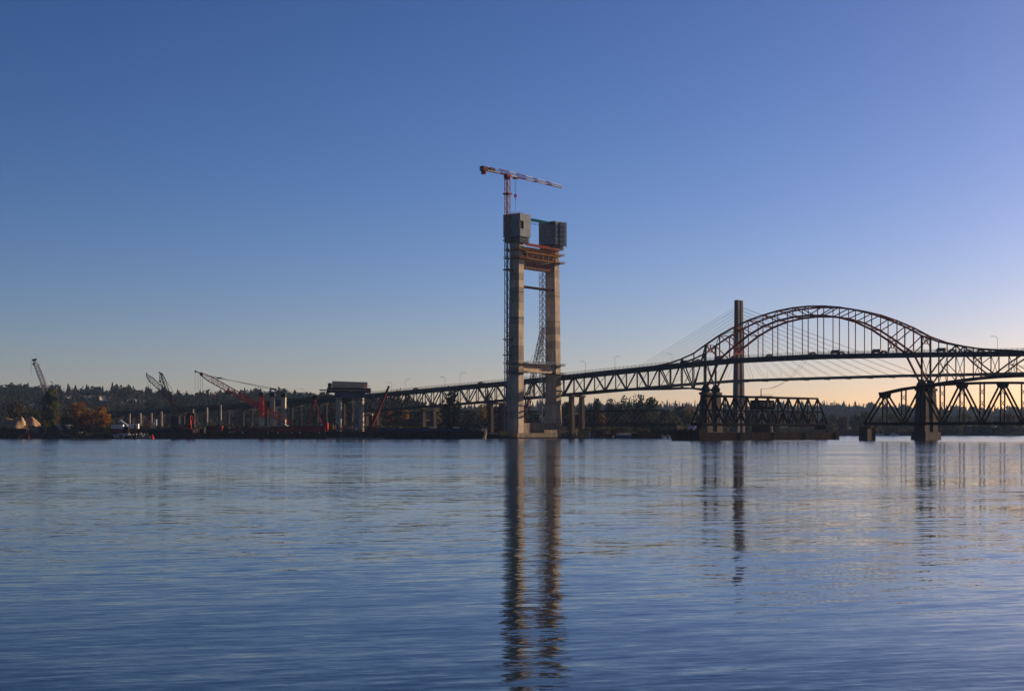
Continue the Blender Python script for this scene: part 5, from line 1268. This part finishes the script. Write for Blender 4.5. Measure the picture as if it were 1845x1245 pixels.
def dolphin(px0, px1, Y, legs, label, white):
    a = G(px0, Y); L = (px1 - px0) * Y / F; t = thing('dolphin', a + V(L / 2, 3, 0), label, 'dolphin')
    MB().fbox(a, 0, L, 0, 6, 3.4, 5.2, XA, YA).build('deck_frame', M_DARK, t); MB().fbox(a, .4, L - .4, .4, 5.6, 2.0, 3.38, XA, YA).build('lower_frame', M_DARK, t)
    for f in legs:
        for y in (.8, 5.2): MB().tube(a + V(L * f, y, -2), a + V(L * f, y, 3.39), .55, n=9).build('pile', M_DARK, t)
        if white: MB().tube(a + V(L * f, .8, .1), a + V(L * f, .8, 2.6), .62, n=9).build('white_band', M_WHITE, t)
    b = MB()
    for k in range(int(L / 1.5)): b.bar(a + V(.3 + 1.5 * k, .1, 5.2), a + V(.3 + 1.5 * k, .1, 6.4), .12)
    b.bar(a + V(0, .1, 6.4), a + V(L, .1, 6.4), .12); b.build('railing', M_DARK, t)
    MB().fbox(a, L - 1.3, L + .1, -.35, -.02, 2.6, 5.6, XA, YA).build('red_marker', M_RED, t)
dolphin(1071, 1087, 912, (.1, .5, .9), 'dark piled dolphin nearest the tower', False); dolphin(1100, 1112, 914, (.15, .85), 'dark piled dolphin with a red marker beside the pontoon', False); dolphin(1193, 1237, 900, (.02, .25, .75, .97), 'wide dark dolphin with white banded piles and a red marker', True)
for px, w in ((1056, 30), (1078, 8)):
    x = MB().fbox(G(px, 906), -w * .175, w * .175, 0, 1.2, .05, .6, XA, YA).build('boom_float', M_SHED); tag(x, 'thin floating boom on the water by the %s' % ('ochre cofferdam' if w == 30 else 'dark dolphin nearest the tower'), 'float')
pk = thing('site_cabin', SC + SA * -66 + ST * 3 + V(0, 0, 5.25), 'small pale cabin on the fender end left of the arch pier', 'cabin')
MB().fbox(SC, -66.6, -64.2, -2, 1.4, 5.25, 7.2, SA, ST).build('wall', M_WHITE, pk); MB().fbox(SC, -66.8, -64.0, -2.2, 1.6, 7.22, 7.5, SA, ST).build('roof', M_SHED, pk); MB().fbox(SC, -66, -65, -2.06, -1.98, 5.9, 6.8, SA, ST).build('window', M_GLASS, pk)

# ------------------------------------------------------------------ far bank
sh = thing('long_shed', G(1762, 1506, 2), 'long low blue grey shed on the far bank at the right', 'shed')
for k in range(9): dbox(sh, 1692 + 16.4 * k + .3, 1692 + 16.4 * (k + 1), 771.5 + .3 * (k % 2), 782.5, 1512, 10, M_SHED, 'wall_bay')
dbox(sh, 1690, 1842, 770.2, 771.3, 1511, 12, M_DARK, 'roof')
for px, lab in ((1584, 'small white motor boat on the far shore left of the arch pier'), (1612, 'second small white motor boat nearer the arch pier')):
    t = thing('motor_boat', G(px, 1440), lab, 'boat'); hull(t, G(px, 1440), -4.5, 4.5, 0, 2.8, -.3, 1.3, .5, 2.2, M_WHITE); MB().prism([G(px, 1440) + V(x, .3, z) for x, z in ((-2, 1.3), (1.6, 1.3), (.8, 2.6), (-1.6, 2.6))], YA * 2.2).build('cabin', M_WHITE, t); MB().prism([G(px, 1440) + V(x, .26, z) for x, z in ((-1.2, 1.6), (1.0, 1.6), (.6, 2.3), (-1.1, 2.3))], YA * 2.28).build('window_glass', M_GLASS, t)

# undergrowth along the banks
rs = np.random.RandomState(77); ug = []
for k in range(2600):
    u = rs.uniform(-.37, .37); 
    x0 = u * 1000; ysh = np.interp(x0, [q[0] for q in SHORE], [q[1] for q in SHORE]); x = u * ysh; ysh = np.interp(x, [q[0] for q in SHORE], [q[1] for q in SHORE])
    y = ysh + rs.uniform(3, 11) + abs(rs.normal(0, 26))
    if x < -195 and y < 925 and rs.uniform() < .75: continue
    z = float(height(x, y)); 
    if z < .6: continue
    ug.append((x, y, z - .3, rs.uniform(1.5, 5.5), 1, pick(rs, [((.03, .036, .016), .4), ((.05, .04, .02), .3), ((.08, .055, .02), .15), ((.02, .025, .014), .15)])))
o = forest_mesh('undergrowth', ug, 13, 'dark scrub and bushes along the river bank'); o['category'] = 'undergrowth'

# boulders at the waterline
rs = np.random.RandomState(21); b = MB()
for k in range(1100):
    x = rs.uniform(-360, 330); ysh = float(np.interp(x, [q[0] for q in SHORE], [q[1] for q in SHORE])); y = ysh + rs.uniform(-7, 4)
    z = float(height(x, y))
    if z < -.6 or z > 3.4: continue
    i = len(b.v); r = rs.uniform(.35, 1.15); b.ball(V(x, y, z + .1 * r), r, 5, 3, .7)
    for q in range(i, len(b.v)): b.v[q] = tuple(np.array(b.v[q]) + rs.normal(0, .14 * r, 3))
o = b.build('shore_rocks', mat('wet shore rock', (0.05, 0.042, 0.035), 0.9, 0.5, 0.6)); tag(o, 'dark rocks scattered along the waterline of the bank', 'rocks', kind='stuff')

# ------------------------------------------------------------------ haze
mh = bpy.data.materials.new('river haze'); mh.use_nodes = True; nt = mh.node_tree; nt.nodes.clear()
pv = nt.nodes.new('ShaderNodeVolumePrincipled'); ho = nt.nodes.new('ShaderNodeOutputMaterial')
pv.inputs['Color'].default_value = (0.40, 0.58, 0.98, 1); pv.inputs['Density'].default_value = 2.5e-5; pv.inputs['Anisotropy'].default_value = 0.0
nt.links.new(pv.outputs[0], ho.inputs['Volume'])
hz = MB().box((0, 2550, 90), 5600, 5900, 190).build('haze', mh); tag(hz, 'thin blue haze over the river and hills', 'haze', kind='stuff')
